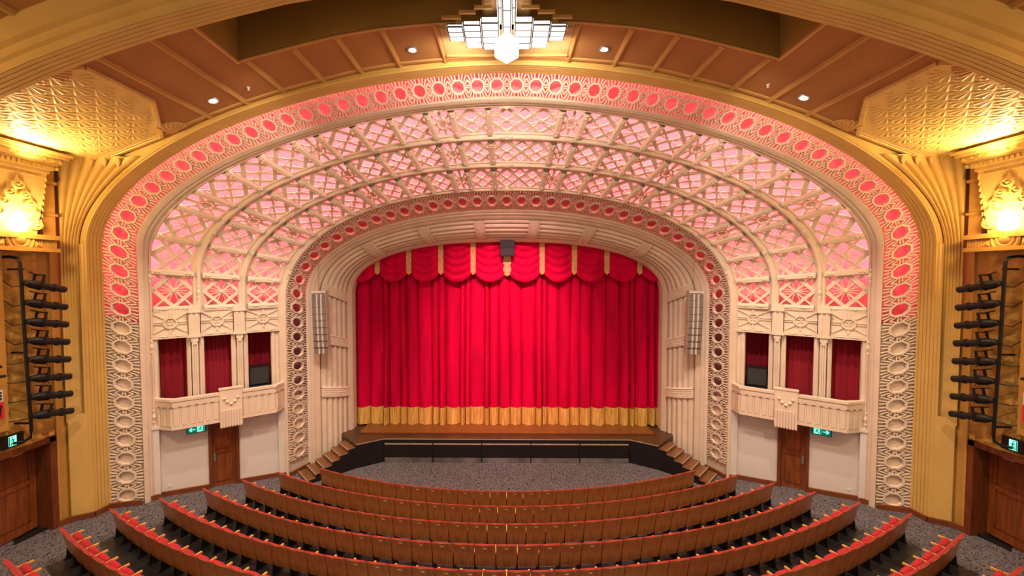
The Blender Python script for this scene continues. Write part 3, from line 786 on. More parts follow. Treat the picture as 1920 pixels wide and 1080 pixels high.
    for s2 in (-1, 1):
        m = MB(); m.pyramid([md(s2 * .28, .1, 0), md(s2 * .62, -.2, 0), md(s2 * .28, -.2, 0)], md(s2 * .36, -.1, .06)); m.build('medallion_wing', 'gold_dark', ld)
    # leaf scrolls round the lamp
    def fc(u, v, h): return X(12.12 - .0875 * (v - 8.6) - h, yc + u, v)
    lobes = [(-.42, 8.85, .16), (.42, 8.85, .16), (-.36, 9.12, .15), (.36, 9.12, .15), (-.27, 9.36, .14), (.27, 9.36, .14), (-.15, 9.58, .13), (.15, 9.58, .13), (0, 9.80, .15)]
    for (u, v, rr) in lobes:
        m = MB(); m.lathe([(rr, 0), (rr * .95, .06), (rr * .6, .075), (rr * .55, .045), (rr * .35, .05), (rr * .15, .10)], (0, 0, 0), 12, lambda x, y, z: fc(u + x, v + y * .8, z)); m.build('scroll', 'relief', r, smooth=True, angle=.7)
        m = MB(); k = math.atan2(v - 8.9, u if abs(u) > .01 else .001)
        m.pyramid([fc(u - .09, v + .02, .02), fc(u + .09, v + .02, .02), fc(u * 1.12, v + .26, .0)], fc(u, v + .08, .11)); m.build('leaf_tip', 'relief', r)
    for (p, q) in (((-.62, 10.1), (-.54, 8.7)), ((.60, 10.1), (.52, 8.7)), ((-.5, 10.1), (.5, 10.1))):
        m = MB(); n_ = 9
        for k in range(n_):
            a = (p[0] + (q[0] - p[0]) * k / n_, p[1] + (q[1] - p[1]) * k / n_); b = (p[0] + (q[0] - p[0]) * (k + .6) / n_ + .03, p[1] + (q[1] - p[1]) * (k + .6) / n_)
            m.strip([a, b], .025, 0, .025, fc)
        m.build('zigzag_border', 'relief', r)['kind'] = 'stuff'
    m = MB(); m.lathe([(.02, -.02), (.13, .0), (.155, .15), (.14, .30), (.09, .42), (.02, .48)], (0, 0, 8.66), 14, lambda x, y, z: X(12.02 - x - .02, yc + y, z)); m.build('lamp_shade', 'lampglow', r, smooth=True)
    point('wall_light_lamp', X(11.70, yc + .05, 9.0), 90, (1.0, .70, .28), .12)
    point('wall_light_lamp', X(11.85, yc, 9.75), 0, (1.0, .70, .28), .12) if False else None
    point('cornice_lamp', X(11.95, yc, 10.80 - .0 + .06), 0.0, WARM) if False else None
    sp = spot('wall_light_uplight', X(11.55, yc, 10.35), X(11.1, yc + .1, 11.3), 330, (1.0, .74, .34), 150, .8, .2)
    # pilaster block behind the wall light
    m = MB(); m.box(12.25, 12.5, 10.45, 10.75, 8.2, 10.6, X); m.box(12.20, 12.5, 10.42, 10.78, 9.15, 9.22, X); m.box(12.2, 12.5, 10.42, 10.78, 10.0, 10.08, X); m.build('bracket_pilaster', 'gold_dark', w)
    # ---- lighting boom with eight profile spotlights ----
    r = empty('lighting_boom', (side * 12.12, 9.86, 0)); tag(r, f'black vertical pipe boom carrying spotlights on the {sd} wall', 'pipe')
    m = MB(); m.tube([(side * .36, -.12, 8.02), (side * .2, -.10, 8.03), (side * .05, -.06, 8.0), (0, -.04, 7.9), (0, .0, 5.6), (0, .05, 3.6), (side * .02, .04, 3.44), (side * .12, -.02, 3.36), (side * .34, -.16, 3.34)], .035, 8)
    m.build('pipe', 'blackm', r, smooth=True)
    for z in (7.7, 5.6, 3.8):
        m = MB(); m.box(0 if side > 0 else -.36, .36 if side > 0 else 0, -.03, .03, z, z + .04); m.build('wall_bracket', 'blackm', r)
    ords = ['topmost', 'second', 'third', 'fourth', 'fifth', 'sixth', 'seventh', 'lowest']
    for k in range(8):
        z = 7.36 - k * .482
        tilt = math.radians(-13.0 + .3 * k)
        s = empty('profile_spotlight', (side * 12.02, 9.90 + k * .008, z)); s.rotation_euler = (tilt, 0, side * math.radians(2.0))
        tag(s, f'{ords[k]} black profile spotlight on the {sd} wall boom' if k else f'topmost black profile spotlight on the {sd} wall boom', 'spotlight', 'spotlights on the wall booms')
        m = MB(); m.lathe([(.04, -.10), (.07, -.08), (.085, .0), (.11, .06), (.115, .20), (.125, .24), (.105, .28)], (0, 0, 0), 12, lambda x, y, zz: Vector((x, zz, y))); m.build('lamp_housing', 'blackm', s, smooth=True, angle=.7)
        m = MB(); m.lathe([(.092, .28), (.085, .52), (.108, .53), (.108, .57), (.084, .58), (.086, .80), (.07, .80), (.06, .74)], (0, 0, 0), 12, lambda x, y, zz: Vector((x, zz, y))); m.build('lens_tube', 'blackm', s, smooth=True, angle=.7)
        m = MB()
        m.box(-.135, -.12, .15, .21, -.02, .26); m.box(.12, .135, .15, .21, -.02, .26); m.box(-.135, .135, .15, .21, .25, .275); m.build('yoke', 'blackm', s)
        m = MB(); m.tube([(0, .18, .26), (side * .02, -.06, .29)], .014, 6); m.build('clamp_arm', 'blackm', s)
        m = MB(); m.lathe([(.05, 0), (.05, .01)], (0, 0, 0), 10, lambda x, y, zz: Vector((x, .79 + zz, y))); m.build('lens', 'chrome', s)
        for dz in (-.11, .11):
            m = MB(); m.lathe([(.012, 0), (.012, .03)], (0, 0, 0), 6, lambda x, y, zz: Vector((x, .33 + y, dz + zz * (1 if dz > 0 else -1)))); m.build('shutter_handle', 'blackm', s)
        # cable to a wall socket
        m = MB(); y0 = 9.52; zz0 = z + .18 - (.0 if k < 4 else .12)
        m.tube([(side * 12.14, 9.88, z - .05), (side * 12.3, 9.78, z - .08), (side * 12.36, 9.66, zz0 - .12), (side * 12.40, 9.60, zz0 - .02), (side * 12.42, 9.56, zz0)], .012, 6)
        c = m.build('power_cable', 'blackm'); tag(c, f'black cable of the {ords[k]} spotlight running to the {sd} wall socket', 'cable', 'spotlight cables')
        m = MB(); m.box(12.36, 12.41, 9.53, 9.59, zz0 - .03, zz0 + .03, X); m.build('plug', 'white', c)
    # dark-fronted red-edged panel and lamp rods just inside the frame edge
    r = empty('wall_box_panel'); tag(r, f'black wall panel with red edges beside the {sd} boom', 'panel')
    m = MB(); m.hexa([X(12.2, 8.2, 4.18), X(11.95, 8.2, 4.14), X(12.2, 9.44, 4.10), X(12.5, 9.44, 4.2), X(12.2, 8.2, 4.5), X(11.95, 8.2, 4.5), X(12.2, 9.44, 4.5), X(12.5, 9.44, 4.5)]); m.build('case', 'pinktrim', r)
    m = MB(); m.hexa([X(12.15, 8.2, 4.2), X(11.90, 8.2, 4.2), X(12.16, 9.34, 4.17), X(12.4, 9.34, 4.2), X(12.15, 8.2, 4.42), X(11.90, 8.2, 4.42), X(12.16, 9.38, 4.44), X(12.4, 9.38, 4.44)]); m.build('front', 'black', r)
    for k, (z, y1) in enumerate(((5.38, 9.36), (5.14, 9.42))):
        m = MB(); m.tube([X(12.1, 8.3, z + .05), X(12.12, y1, z)], .035, 8); tag(m.build('black_rod', 'blackm'), f"{'upper' if k == 0 else 'lower'} short black rod beside the {sd} boom", 'rod', 'black rods beside the booms')
    m = MB(); m.box(12.28, 12.30, 9.38, 9.50, 4.50, 4.78, X); ol = m.build('socket_plate', 'white'); tag(ol, f'white socket plate on the pilaster strip of the {sd} wall', 'outlet')
    for k in range(3):
        m = MB(); m.box(12.265, 12.28, 9.41, 9.46, 4.55 + k * .075, 4.59 + k * .075, X); m.build('socket', 'black', ol)

# ------------------------------------------------------------------ ceiling
SLOT = (0.55, 6.38, 8.12, 9.58)   # |x| range and depth range of the lighting slot
xs = sorted(set([round(v, 3) for v in list(np.linspace(-12.7, 12.7, 90))] + [s * v for s in (-1, 1) for v in (SLOT[0], SLOT[1])]))
ys = [-3, 2, 5, 7, SLOT[2], 8.8, SLOT[3], 10.5, 11.55]
mb = MB()
for i in range(len(xs) - 1):
    for j in range(len(ys) - 1):
        xm = abs((xs[i] + xs[i + 1]) / 2); ym = (ys[j] + ys[j + 1]) / 2
        if SLOT[0] < xm < SLOT[1] and SLOT[2] < ym < SLOT[3]: continue
        a, b, c, d = xs[i], xs[i + 1], ys[j], ys[j + 1]
        mb.quad((a, c, cz(a)), (b, c, cz(b)), (b, d, cz(b)), (a, d, cz(a)))
ceil = mb.build('ceiling', 'ceiling', smooth=True); tag(ceil, 'brown vaulted ceiling with slender ribs and a lighting slot', 'ceiling', kind='structure')
for side in (-1, 1):
    m = MB(); n = 16; up = 1.5
    xx = np.linspace(SLOT[0], SLOT[1], n + 1)
    for y in (SLOT[2], SLOT[3]):
        m.grid([[(side * x, y, cz(x)) for x in xx], [(side * x, y, cz(0) + up) for x in xx]])
    m.quad((side * SLOT[0], SLOT[2], cz(.5)), (side * SLOT[0], SLOT[3], cz(.5)), (side * SLOT[0], SLOT[3], cz(0) + up), (side * SLOT[0], SLOT[2], cz(0) + up))
    m.quad((side * SLOT[1], SLOT[2], cz(SLOT[1])), (side * SLOT[1], SLOT[3], cz(SLOT[1])), (side * SLOT[1], SLOT[3], cz(0) + up), (side * SLOT[1], SLOT[2], cz(0) + up))
    m.quad((side * SLOT[0], SLOT[2], cz(0) + up), (side * SLOT[1], SLOT[2], cz(0) + up), (side * SLOT[1], SLOT[3], cz(0) + up), (side * SLOT[0], SLOT[3], cz(0) + up))
    m.build('lighting_slot', 'slot', ceil)
    # raised edge of the slot
    m = MB()
    for y, d in ((SLOT[3], .07), (SLOT[2], -.07)):
        m.grid([[(side * x, yy, cz(x) - dz) for yy, dz in ((y, -.01), (y, .03), (y + d, .03), (y + d, -.01))] for x in xx])
    m.box(side * SLOT[1], side * (SLOT[1] + .07), SLOT[2] - .07, SLOT[3] + .07, cz(SLOT[1]) - .05, cz(SLOT[1]))
    m.build('slot_edge', 'ceil_rib', ceil)
    for x in (1.71, 2.98, 4.06, 5.12, 6.23, 7.27, 8.34):
        spans = [(SLOT[3] + .07, 11.35), (-3, SLOT[2] - .07)] if x < SLOT[1] else [(-3, 11.35)]
        for (a, b) in spans:
            m = MB(); w = .045; z = cz(x)
            sl = (cz(x + .1) - cz(x - .1)) / .2
            def zz(dx, dz): return z + sl * dx - dz
            pr = [(-w * 1.5, 0), (-w * 1.4, .02), (-w * .6, .025), (-w * .5, .05), (w * .5, .05), (w * .6, .025), (w * 1.4, .02), (w * 1.5, 0)]
            m.grid([[(side * (x + dx), y, zz(dx, dz)) for dx, dz in pr] for y in (a, b)])
            m.build('ceiling_rib', 'ceil_rib', ceil)
# pale field round the chandelier
m = MB(); m.grid([[(x, y, cz(x) - .012) for x in np.linspace(-1.63, 1.63, 9)] for y in (9.66, 11.33)]); m.build('pale_field', 'ceil_pale', ceil)
m = MB(); m.grid([[(x, y, cz(x) - .012) for x in (-.5, 0, .5)] for y in (3.5, 9.66)]); m.build('pale_field', 'ceil_pale', ceil)
for y in (9.72, 10.95):
    m = MB(); m.box(-1.63, 1.63, y, y + .06, 13.47, 13.53); m.build('field_moulding', 'ceil_rib', ceil)
# edge mouldings against the gold arch and cross beam
AX = [(x, cz(x)) for x in np.linspace(-12.5, 12.5, 120)]
m = MB(); m.grid([[(x, y, z - dz) for y, dz in ((11.12, 0), (11.14, .03), (11.22, .03), (11.24, .0))] for x, z in AX]); m.build('edge_moulding', 'ceil_rib', ceil)
# cross arch beam nearer to the hall
bp = [(7.52, -.02), (7.52, .45), (7.46, .48), (7.46, .68)]
K = 5
for k in range(K):
    y1 = 7.46 - (k + .04) * .09; y0 = 7.46 - (k + .96) * .09
    bp += [(y1, .68), (y1 - .012, .71), (y0 + .012, .71), (y0, .68)]
bp += [(7.0, .71), (6.99, .56), (6.92, .54), (6.92, .40), (6.82, .38), (6.82, -.02)]
m = MB(); m.grid([[(x, y, z - dz) for y, dz in bp] for x, z in AX]); bm_ = m.build('beam', 'gold', ceil, smooth=True, angle=.5, label='gold fluted cross arch beam')
# relief panels and fan plaques at the haunches
def relief_panel(side, y0, y1, yc0, yc1):
    xi, xo = 8.72, 12.45
    poly = lambda x, y: True
    m = MB()
    def P(x, y, h): return Vector((side * x, y, cz(x) - h))
    def inside(x, y):
        if not (xi < x < xo and y0 < y < y1): return False
        if y > yc1 and x < xi + (y - yc1) / (y1 - yc1) * .95: return False
        if y < yc0 and x < xi + (yc0 - y) / (yc0 - y0) * .95: return False
        return True
    nx = 40; rows = []
    bord = [(xo, y0), (xi + .95, y0), (xi, yc0), (xi, yc1), (xi + .95, y1), (xo, y1)]
    m0 = MB(); 
    for a, b in zip(bord[:-1], bord[1:]):
        m0.strip([(a[0] + (b[0] - a[0]) * k / 12, a[1] + (b[1] - a[1]) * k / 12) for k in range(13)], .10, 0, .06, P)
    br = m0.build('relief_border', 'relief', ceil)
    s = .46
    r = 0; y = y0 + .1
    while y < y1 - .05:
        x = xi + .12 + (s / 2 if r % 2 else 0)
        while x < xo:
            if inside(x, y) and inside(x, y + s * .95) and inside(x - s * .7, y + s * .5) and inside(min(x + s * .7, xo - .01), y + s * .3):
                # a fan leaf: five rays opening outwards
                for k in range(6):
                    a0 = PI * .5 + (k - 3) * .42; a1 = a0 + .42; am = (a0 + a1) / 2
                    L = s * (1.0 - .06 * abs(k - 2.5)); 
                    c = lambda a, l: (x + l * math.sin(a - PI / 2) * .95, y + l * math.cos(a - PI / 2))
                    p0 = (x, y); p1 = c(a0, L * .9); p2 = c(am, L); p3 = c(a1, L * .9)
                    m.pyramid([P(*p0, .0), P(*p1, -.005), P(*p2, .0), P(*p3, -.005)], P(x + (p2[0] - x) * .72, y + (p2[1] - y) * .72, .022))
            x += s
        y += s * .5; r += 1
    # ground of the panel
    gb = MB(); ng = 24
    for i in range(ng):
        a = y0 + (y1 - y0) * i / ng; b = y0 + (y1 - y0) * (i + 1) / ng
        def xl(y): return xi + (.95 * max(0, (y - yc1) / (y1 - yc1)) if y > yc1 else .95 * max(0, (yc0 - y) / (yc0 - y0)) if y < yc0 else 0)
        gb.grid([[P(xl(q) + (xo - xl(q)) * t, q, .006) for t in np.linspace(0, 1, 14)] for q in (a, b)])
    g = gb.build('relief_ground', 'relief', ceil)
    o = m.build('relief_leaves', 'relief', ceil); o['kind'] = 'stuff'
def fan_plaque(side, x, y, ang, s=.42):
    m = MB()
    def P(x_, y_, h): return Vector((side * x_, y_, cz(x_) - h))
    for k in range(7):
        a0 = ang + (k - 3.5) * .27; a1 = a0 + .27; am = (a0 + a1) / 2
        p1 = (x + s * math.cos(a0), y + s * math.sin(a0)); p3 = (x + s * math.cos(a1), y + s * math.sin(a1)); p2 = (x + s * 1.06 * math.cos(am), y + s * 1.06 * math.sin(am))
        m.prism([P(x, y, 0), P(*p1, 0), P(*p2, 0), P(*p3, 0)], [P(x, y, .10), P(*p1, .05), P(*p2, .07), P(*p3, .05)])
    m.build('fan_plaque', 'ceil_rib', ceil)
for side in (-1, 1):
    relief_panel(side, 7.56, 11.22, 8.3, 9.9)
    relief_panel(side, 3.0, 6.66, 3.9, 5.5)
    fan_plaque(side, 9.35, 11.18, -PI * .72); fan_plaque(side, 9.2, 7.9, PI * .75); fan_plaque(side, 9.05, 6.62, -PI * .72, .5)

# downlights and sprinklers
for k, (x, y, lab) in enumerate(((-2.46, 10.58, 'bright downlight in the ceiling left of the chandelier'), (2.53, 10.59, 'bright downlight in the ceiling right of the chandelier'), (-7.79, 10.67, 'bright downlight in the ceiling near the left relief panel'), (7.76, 10.66, 'bright downlight in the ceiling near the right relief panel'))):
    z = cz(x); r = empty('downlight', (x, y, z)); tag(r, lab, 'downlight', 'ceiling downlights')
    sl = (cz(x + .1) - cz(x - .1)) / .2
    m = MB(); m.lathe([(.13, 0.0), (.13, -.025), (.10, -.03), (.095, .0)], (0, 0, 0), 16, lambda a, b, c: Vector((a, b, c + sl * a))); m.build('trim_ring', 'chrome', r, smooth=True)
    for (dx, dy) in ((-.04, -.035), (.045, -.03), (-.03, .04), (.04, .04)):
        m = MB(); m.lathe([(.033, -.01), (.033, -.034), (.01, -.04)], (dx, dy, 0), 8, lambda a, b, c: Vector((a, b, c + sl * a))); m.build('lamp', 'downglow', r)
for x, y, lab in ((-6.82, 10.63, 'small pale sprinkler head on the left of the ceiling'), (6.81, 10.63, 'small pale sprinkler head on the right of the ceiling')):
    m = MB(); m.lathe([(.045, 0), (.045, -.02), (.02, -.03), (.02, -.07), (.035, -.075), (.03, -.085)], (x, y, cz(x)), 10); tag(m.build('sprinkler', 'white'), lab, 'sprinkler', 'ceiling sprinklers')

# ------------------------------------------------------------------ chandelier
ch = empty('chandelier', (0, 9.6, 13.5)); tag(ch, 'stepped leaded-glass ceiling chandelier with a hanging glass cube', 'chandelier')
def lit_box(parent, name, x0, x1, y0, y1, z0, z1, nx, ny):
    m = MB(); m.box(x0, x1, y0, y1, z0, z1); bx = m.build(name, 'lead', parent)
    g = .03
    for i in range(nx):
        for j in range(ny):
            a = x0 + (x1 - x0) * i / nx + g; b = x0 + (x1 - x0) * (i + 1) / nx - g; c = y0 + (y1 - y0) * j / ny + g; d = y0 + (y1 - y0) * (j + 1) / ny - g
            p = MB(); p.box(a, b, c, d, z0 - .012, z0 - .001); p.build('pane', 'glow', bx)
    for j in range(ny):
        c = y0 + (y1 - y0) * j / ny + g; d = y0 + (y1 - y0) * (j + 1) / ny - g
        for xx in (x0, x1):
            s = -1 if xx == x0 else 1
            p = MB(); p.box(min(xx, xx + s * .008), max(xx, xx + s * .008), c, d, z0 + g, z1 - g); p.build('pane', 'glow', bx)
    for yy, s in ((y0, -1), (y1, 1)):
        for i in range(nx):
            a = x0 + (x1 - x0) * i / nx + g; b = x0 + (x1 - x0) * (i + 1) / nx - g
            p = MB(); p.box(a, b, min(yy, yy + s * .008), max(yy, yy + s * .008), z0 + g, z1 - g); p.build('pane', 'glow', bx)
Y0 = -9.6; Z0 = -13.5
for s in (-1, 1):
    for (xa, xb, ya, yb, zb, zt, ny) in ((1.02, 1.40, 9.46, 10.02, 13.34, 13.42, 3), (.60, 1.01, 9.34, 10.24, 13.30, 13.42, 4), (.18, .59, 9.20, 10.24, 13.26, 13.42, 4)):
        x0, x1 = sorted((s * xa, s * xb)); lit_box(ch, 'glass_arm', x0, x1, ya + Y0, yb + Y0, zb + Z0, zt + Z0, 1, ny)
    x0, x1 = sorted((s * .105, s * .20)); lit_box(ch, 'glass_spine', x0, x1, 6.6 + Y0, 9.19 + Y0, 13.26 + Z0, 13.42 + Z0, 1, 5)
lit_box(ch, 'glass_spine', -.10, .10, 6.4 + Y0, 9.75 + Y0, 13.18 + Z0, 13.42 + Z0, 1, 6)
m = MB(); m.box(-1.2, 1.2, 9.5 + Y0, 10.1 + Y0, 13.42 + Z0, 13.52 + Z0); m.box(-.18, .18, 6.4 + Y0, 9.7 + Y0, 13.42 + Z0, 13.55 + Z0); m.build('back_plate', 'ceil_rib', ch)
# stepped gilt strips round the arms
for s in (-1, 1):
    for (xa, xb, y) in ((1.05, 1.5, 9.30), (.70, 1.08, 9.12), (.32, .72, 8.96)):
        x0, x1 = sorted((s * xa, s * xb)); m = MB(); m.box(x0, x1, y + Y0, y + .05 + Y0, 13.44 + Z0, 13.51 + Z0); m.build('gilt_strip', 'ceil_rib', ch)
# pendant cube, corner towards the hall
hs = .20; c0 = Vector((0, 9.55 + Y0, 12.86 + Z0))
m = MB(); R45 = Matrix.Rotation(PI / 4, 3, 'Z')
m.box(-hs, hs, -hs, hs, -.17, .17, lambda x, y, z: c0 + R45 @ Vector((x, y, z))); cube = m.build('pendant_cube', 'lead', ch)
for k in range(4):
    Rk = Matrix.Rotation(PI / 4 + k * PI / 2, 3, 'Z')
    for (za, zb_) in ((-.16, -.005), (.005, .16)):
        p = MB(); p.box(-hs + .01, hs - .01, hs, hs + .008, za, zb_, lambda x, y, z: c0 + Rk @ Vector((x, y, z))); p.build('pane', 'glow', cube)
p = MB(); p.box(-hs + .01, hs - .01, -hs + .01, hs - .01, -.178, -.17, lambda x, y, z: c0 + R45 @ Vector((x, y, z))); p.build('pane', 'glow', cube)
m = MB(); m.box(-.14, .14, -.14, .14, .17, .30, lambda x, y, z: c0 + R45 @ Vector((x, y, z))); m.build('pendant_neck', 'glow', ch)

# ------------------------------------------------------------------ stage
SZ = .95
P0 = Vector((-7.89, 14.76, 0)); UD = Vector((.72, .694, 0)); VD = Vector((.694, -.72, 0))
def stair_pt(side, i, w):
    p = P0 + UD * (.30 * i) + VD * w
    return Vector((p.x * (1 if side < 0 else -1), p.y, 0))
c1 = stair_pt(-1, 6, 0); c2 = stair_pt(-1, 6, 1.02); FX, FY = 4.96, 15.84
front = [Vector((-7.6, 17.2, 0)), Vector((-6.9, 16.35, 0)), c1, c2, Vector((-FX, FY, 0)), Vector((FX, FY, 0)), Vector((-c2.x, c2.y, 0)), Vector((-c1.x, c1.y, 0)), Vector((6.9, 16.35, 0)), Vector((7.6, 17.2, 0)), Vector((7.6, 18.4, 0)), Vector((-7.6, 18.4, 0))]
m = MB(); m.prism([p + Vector((0, 0, -.05)) for p in front], [p + Vector((0, 0, SZ - .06)) for p in front]); stg = m.build('stage_platform', 'black'); tag(stg, 'dark stage platform with a black front behind the pit carpet', 'stage', kind='structure')
m = MB(); m.prism([p + Vector((0, 0, SZ - .06)) for p in front], [p + Vector((0, 0, SZ)) for p in front]); m.build('stage_floor', 'stage', stg, label='dark brown stage boards')
ed = [c2, Vector((-FX, FY, 0)), Vector((FX, FY, 0)), Vector((-c2.x, c2.y, 0))]
for a, b in zip(ed[:-1], ed[1:]):
    m = MB(); d = (b - a).normalized(); nn = Vector((d.y, -d.x, 0)) * .02; u = Vector((0, 0, 1))
    m.hexa([a + u * (SZ - .025), b + u * (SZ - .025), b + nn + u * (SZ - .025), a + nn + u * (SZ - .025), a + u * (SZ + .004), b + u * (SZ + .004), b + nn + u * (SZ + .004), a + nn + u * (SZ + .004)]); m.build('stage_edge_strip', 'nosing', stg)
for k in range(5):
    a = -FX + .04 + k * (2 * FX - .06) / 5; b = a + (2 * FX - .06) / 5 - .05
    m = MB(); m.box(a, b, FY - .05, FY, .22, .74); pn = m.build('front_panel', 'black', stg)
    m = MB(); m.box(a, b, FY - .06, FY, .735, .765); m.build('panel_top_strip', 'nosing', pn)
    m = MB(); m.box(a, b, FY - .055, FY, .0, .20); m.build('kick_plate', 'steel', pn)
for k in range(6):
    a = -FX + .005 + k * (2 * FX - .06) / 5
    m = MB(); m.box(a, a + .03, FY - .06, FY, 0, .76); m.build('panel_post', 'blackm', stg)
# planked board in front of the curtain
r = empty('stage_board'); tag(r, 'low orange-brown timber board laid along the front of the curtain', 'board')
for k in range(4):
    a = -6.12 + k * 3.06
    sh0 = .0
    m = MB(); m.box(a + .004, a + 3.056, 16.34, 17.75, SZ + .002, SZ + .05); m.build('board_section', 'board', r)
m = MB(); m.box(-6.16, 6.16, 16.31, 16.34, SZ, SZ + .052); m.build('board_edge', 'framewood', r)
# steps
for side in (-1, 1):
    sd = SIDE[side]
    r = empty('stage_steps'); tag(r, f'short flight of dark timber steps at the {sd} end of the stage', 'steps')
    H = SZ / 7
    for i in range(6):
        a, b, c, d = stair_pt(side, i, 0), stair_pt(side, i, 1.0), stair_pt(side, i + 1.06, 1.0), stair_pt(side, i + 1.06, 0)
        u = Vector((0, 0, 1)); z1 = H * (i + 1)
        m = MB(); m.hexa([p + u * (z1 - H - .02) for p in (a, b, c, d)] + [p + u * z1 for p in (a, b, c, d)])
        st = m.build('step', 'stepwood', r)
        m = MB(); n_ = (c - b).normalized() * .025
        m.hexa([p + u * (z1 - .02) for p in (a - n_ * .3, b - n_ * .3, b + n_, a + n_)] + [p + u * (z1 + .004) for p in (a - n_ * .3, b - n_ * .3, b + n_, a + n_)]); m.build('nosing', 'nosing', st)
        m = MB(); w = (b - a).normalized() * .02
        m.hexa([b, c, c + w, b + w] + [b + u * z1, c + u * z1, c + w + u * z1, b + w + u * z1]); m.build('stringer_block', 'black', st)
    # timber wall trim beside the steps
    m = MB(); a = stair_pt(side, -.2, -.08)

# ------------------------------------------------------------------ house curtain with fringe and valance
rng = random.Random(3)
folds = []; x = -7.25
while x < 7.25:
    w = rng.choice((.22, .30, .42, .5, .62)); folds.append((x, w, rng.uniform(.22, .42))); x += w
def fold_y(x, z):
    for (a, w, d) in folds:
        if a <= x < a + w:
            f = (x - a) / w; k = min(1.0, .6 + .06 * (8.5 - z))
            return -d * (math.sin(PI * f) ** .42) * k
    return 0.0
NX = 860
cur = empty('house_curtain', (0, 17.55, SZ)); tag(cur, 'crimson velvet stage curtain hanging in deep folds with a gold fringe', 'curtain')
xs = []
for (a, w, d) in folds: xs += [a + w * f for f in (0.0001, .02, .05, .1, .17, .25, .35, .45, .55, .65, .75, .83, .9, .95, .98)]
NX = len(xs); zs = np.linspace(1.72, 9.6, 12)
m = MB(); m.grid([[(x + .02 * math.sin(z * .5 + x * 1.3), fold_y(x, z) + .010 * math.sin(x * 23 + z), z - SZ) for x in xs] for z in zs]); m.build('curtain_cloth', 'velvet', cur, smooth=True, angle=3.0)
m = MB(); rows = []
rj = random.Random(5); jit = [rj.uniform(-1, 1) for _ in range(NX)]
for z in (1.75, 1.70, 1.45, 1.2, .985):
    row = []
    for i, x in enumerate(xs):
        dz = (.02 * jit[i] if z < 1 else (.012 * math.sin(x * 9) if z > 1.6 else 0))
        row.append((x, fold_y(x, z) * 1.08 - .03 + .018 * jit[i] * (0 if z > 1.72 else 1), z + dz - SZ + .02))
    rows.append(row)
m.grid(rows); fr = m.build('fringe', 'fringe', cur, smooth=False); fr['kind'] = 'stuff'; fr['label'] = 'long gold fringe'
val = empty('curtain_valance', (0, 17.2, 8.0)); tag(val, 'crimson swagged valance across the top of the stage curtain', 'valance')
SX = [-7.0, -5.57, -4.21, -2.83, -1.44, .02, 1.52, 2.90, 4.29, 5.69, 7.1]
for k in range(10):
    a, b = SX[k], SX[k + 1]; m = MB(); rows = []; NU, NV = 18, 46
    for j in range(NV + 1):
        v = j / NV; row = []
        for i in range(NU + 1):
            u = -1 + 2 * i / NU
            top = 9.55; bot = 7.68 - .42 * (1 - abs(u) ** 2.2)
            # folds sag as catenaries between the straps
            s = v + .10 * (1 - u * u) * 0
            z = top + (bot - top) * v
            ph = (z + .42 * (1 - u * u) * .9 * v) 
            zeff = z + .38 * (1 - u * u)
            y = -.05 * (1 - u * u) - .10 * abs(math.sin(zeff * 9.5)) ** .7 * (1 - .5 * u * u) - .10 * v * (1 - u * u)
            row.append(((a + b) / 2 + u * (b - a) / 2 * .985, y, z - 8.0))
        rows.append(row)
    m.grid(rows); m.build('swag', 'velvet', val, smooth=True, angle=2.0)
for k in range(1, 10):
    x = SX[k]; w = .11 if k != 5 else .17; m = MB()
    zt, zb = 9.5, 7.68 if k != 5 else 7.62
    for q in range(4):
        x0 = x - w + 2 * w * q / 4; m.box(x0 + .006, x0 + 2 * w / 4 - .006, -.10, -.06, zb - 8, zt - 8)
    m.box(x - w, x + w, -.085, -.05, zb - 8, zt - 8)
    st = m.build('strap', 'strap', val)
    m = MB(); m.prism([(x - w, -.06, zb - 8), (x + w, -.06, zb - 8), (x, -.06, zb - .12 - 8)], [(x - w, -.105, zb - 8), (x + w, -.105, zb - 8), (x, -.105, zb - .12 - 8)]); m.build('strap_tip', 'fringe', st)
m = MB(); m.box(-7.5, 7.5, 17.35, 17.42, 7.9, 10.4); m.build('backing_cloth', 'velvet_dark', None); bpy.data.objects['backing_cloth'].parent = val; bpy.data.objects['backing_cloth'].location = (0, -17.2, -8.0)

m = MB(); m.box(-9.5, 9.5, 18.45, 18.55, -.1, 11.2); m.box(-7.75, -7.65, 16.9, 18.5, -.1, 11.2); m.box(7.65, 7.75, 16.9, 18.5, -.1, 11.2); m.box(-9.5, 9.5, 16.9, 18.5, 10.6, 10.7)  # unseen enclosure added so no background light shows past the curtain
tag(m.build('wall_stage', 'dark'), 'added black wall and wings that stop light leaking past the curtain', 'wall', kind='structure')
# ------------------------------------------------------------------ hanging loudspeakers
for side in (-1, 1):
    sd = SIDE[side]
    r = empty('line_array_loudspeaker', (side * 7.19, 15.15, 4.5)); r.rotation_euler = (0, 0, side * math.radians(-8)); tag(r, f'tall grey hanging loudspeaker column on the {sd} of the proscenium', 'loudspeaker', 'hanging loudspeaker columns')
    for k in range(9):
        z0 = k * .262
        bend = .004 * (8 - k) ** 2
        m = MB(); m.box(-.26, .26, -.0 + bend * .8, .34 + bend * .8, z0, z0 + .255); md_ = m.build('module', 'spkwhite', r)
        for (a, b) in ((-.25, -.11), (-.045, .045), (.11, .25)):
            m = MB(); m.box(a, b, -.012 + bend * .8, .0 + bend * .8, z0 + .006, z0 + .25); m.build('grille', 'grille', md_)
    m = MB(); m.box(-.26, .26, -.02, .36, 2.37, 2.46); m.build('top_frame', 'spkwhite', r)
    m = MB(); m.tube([(-.05, .15, 2.44), (-.05, .2, 5.35)], .012, 6); m.build('hanging_cable', 'nosing', r)
r = empty('centre_loudspeaker', (0.03, 16.72, 8.36)); tag(r, 'small black loudspeaker under the crown of the proscenium', 'loudspeaker')
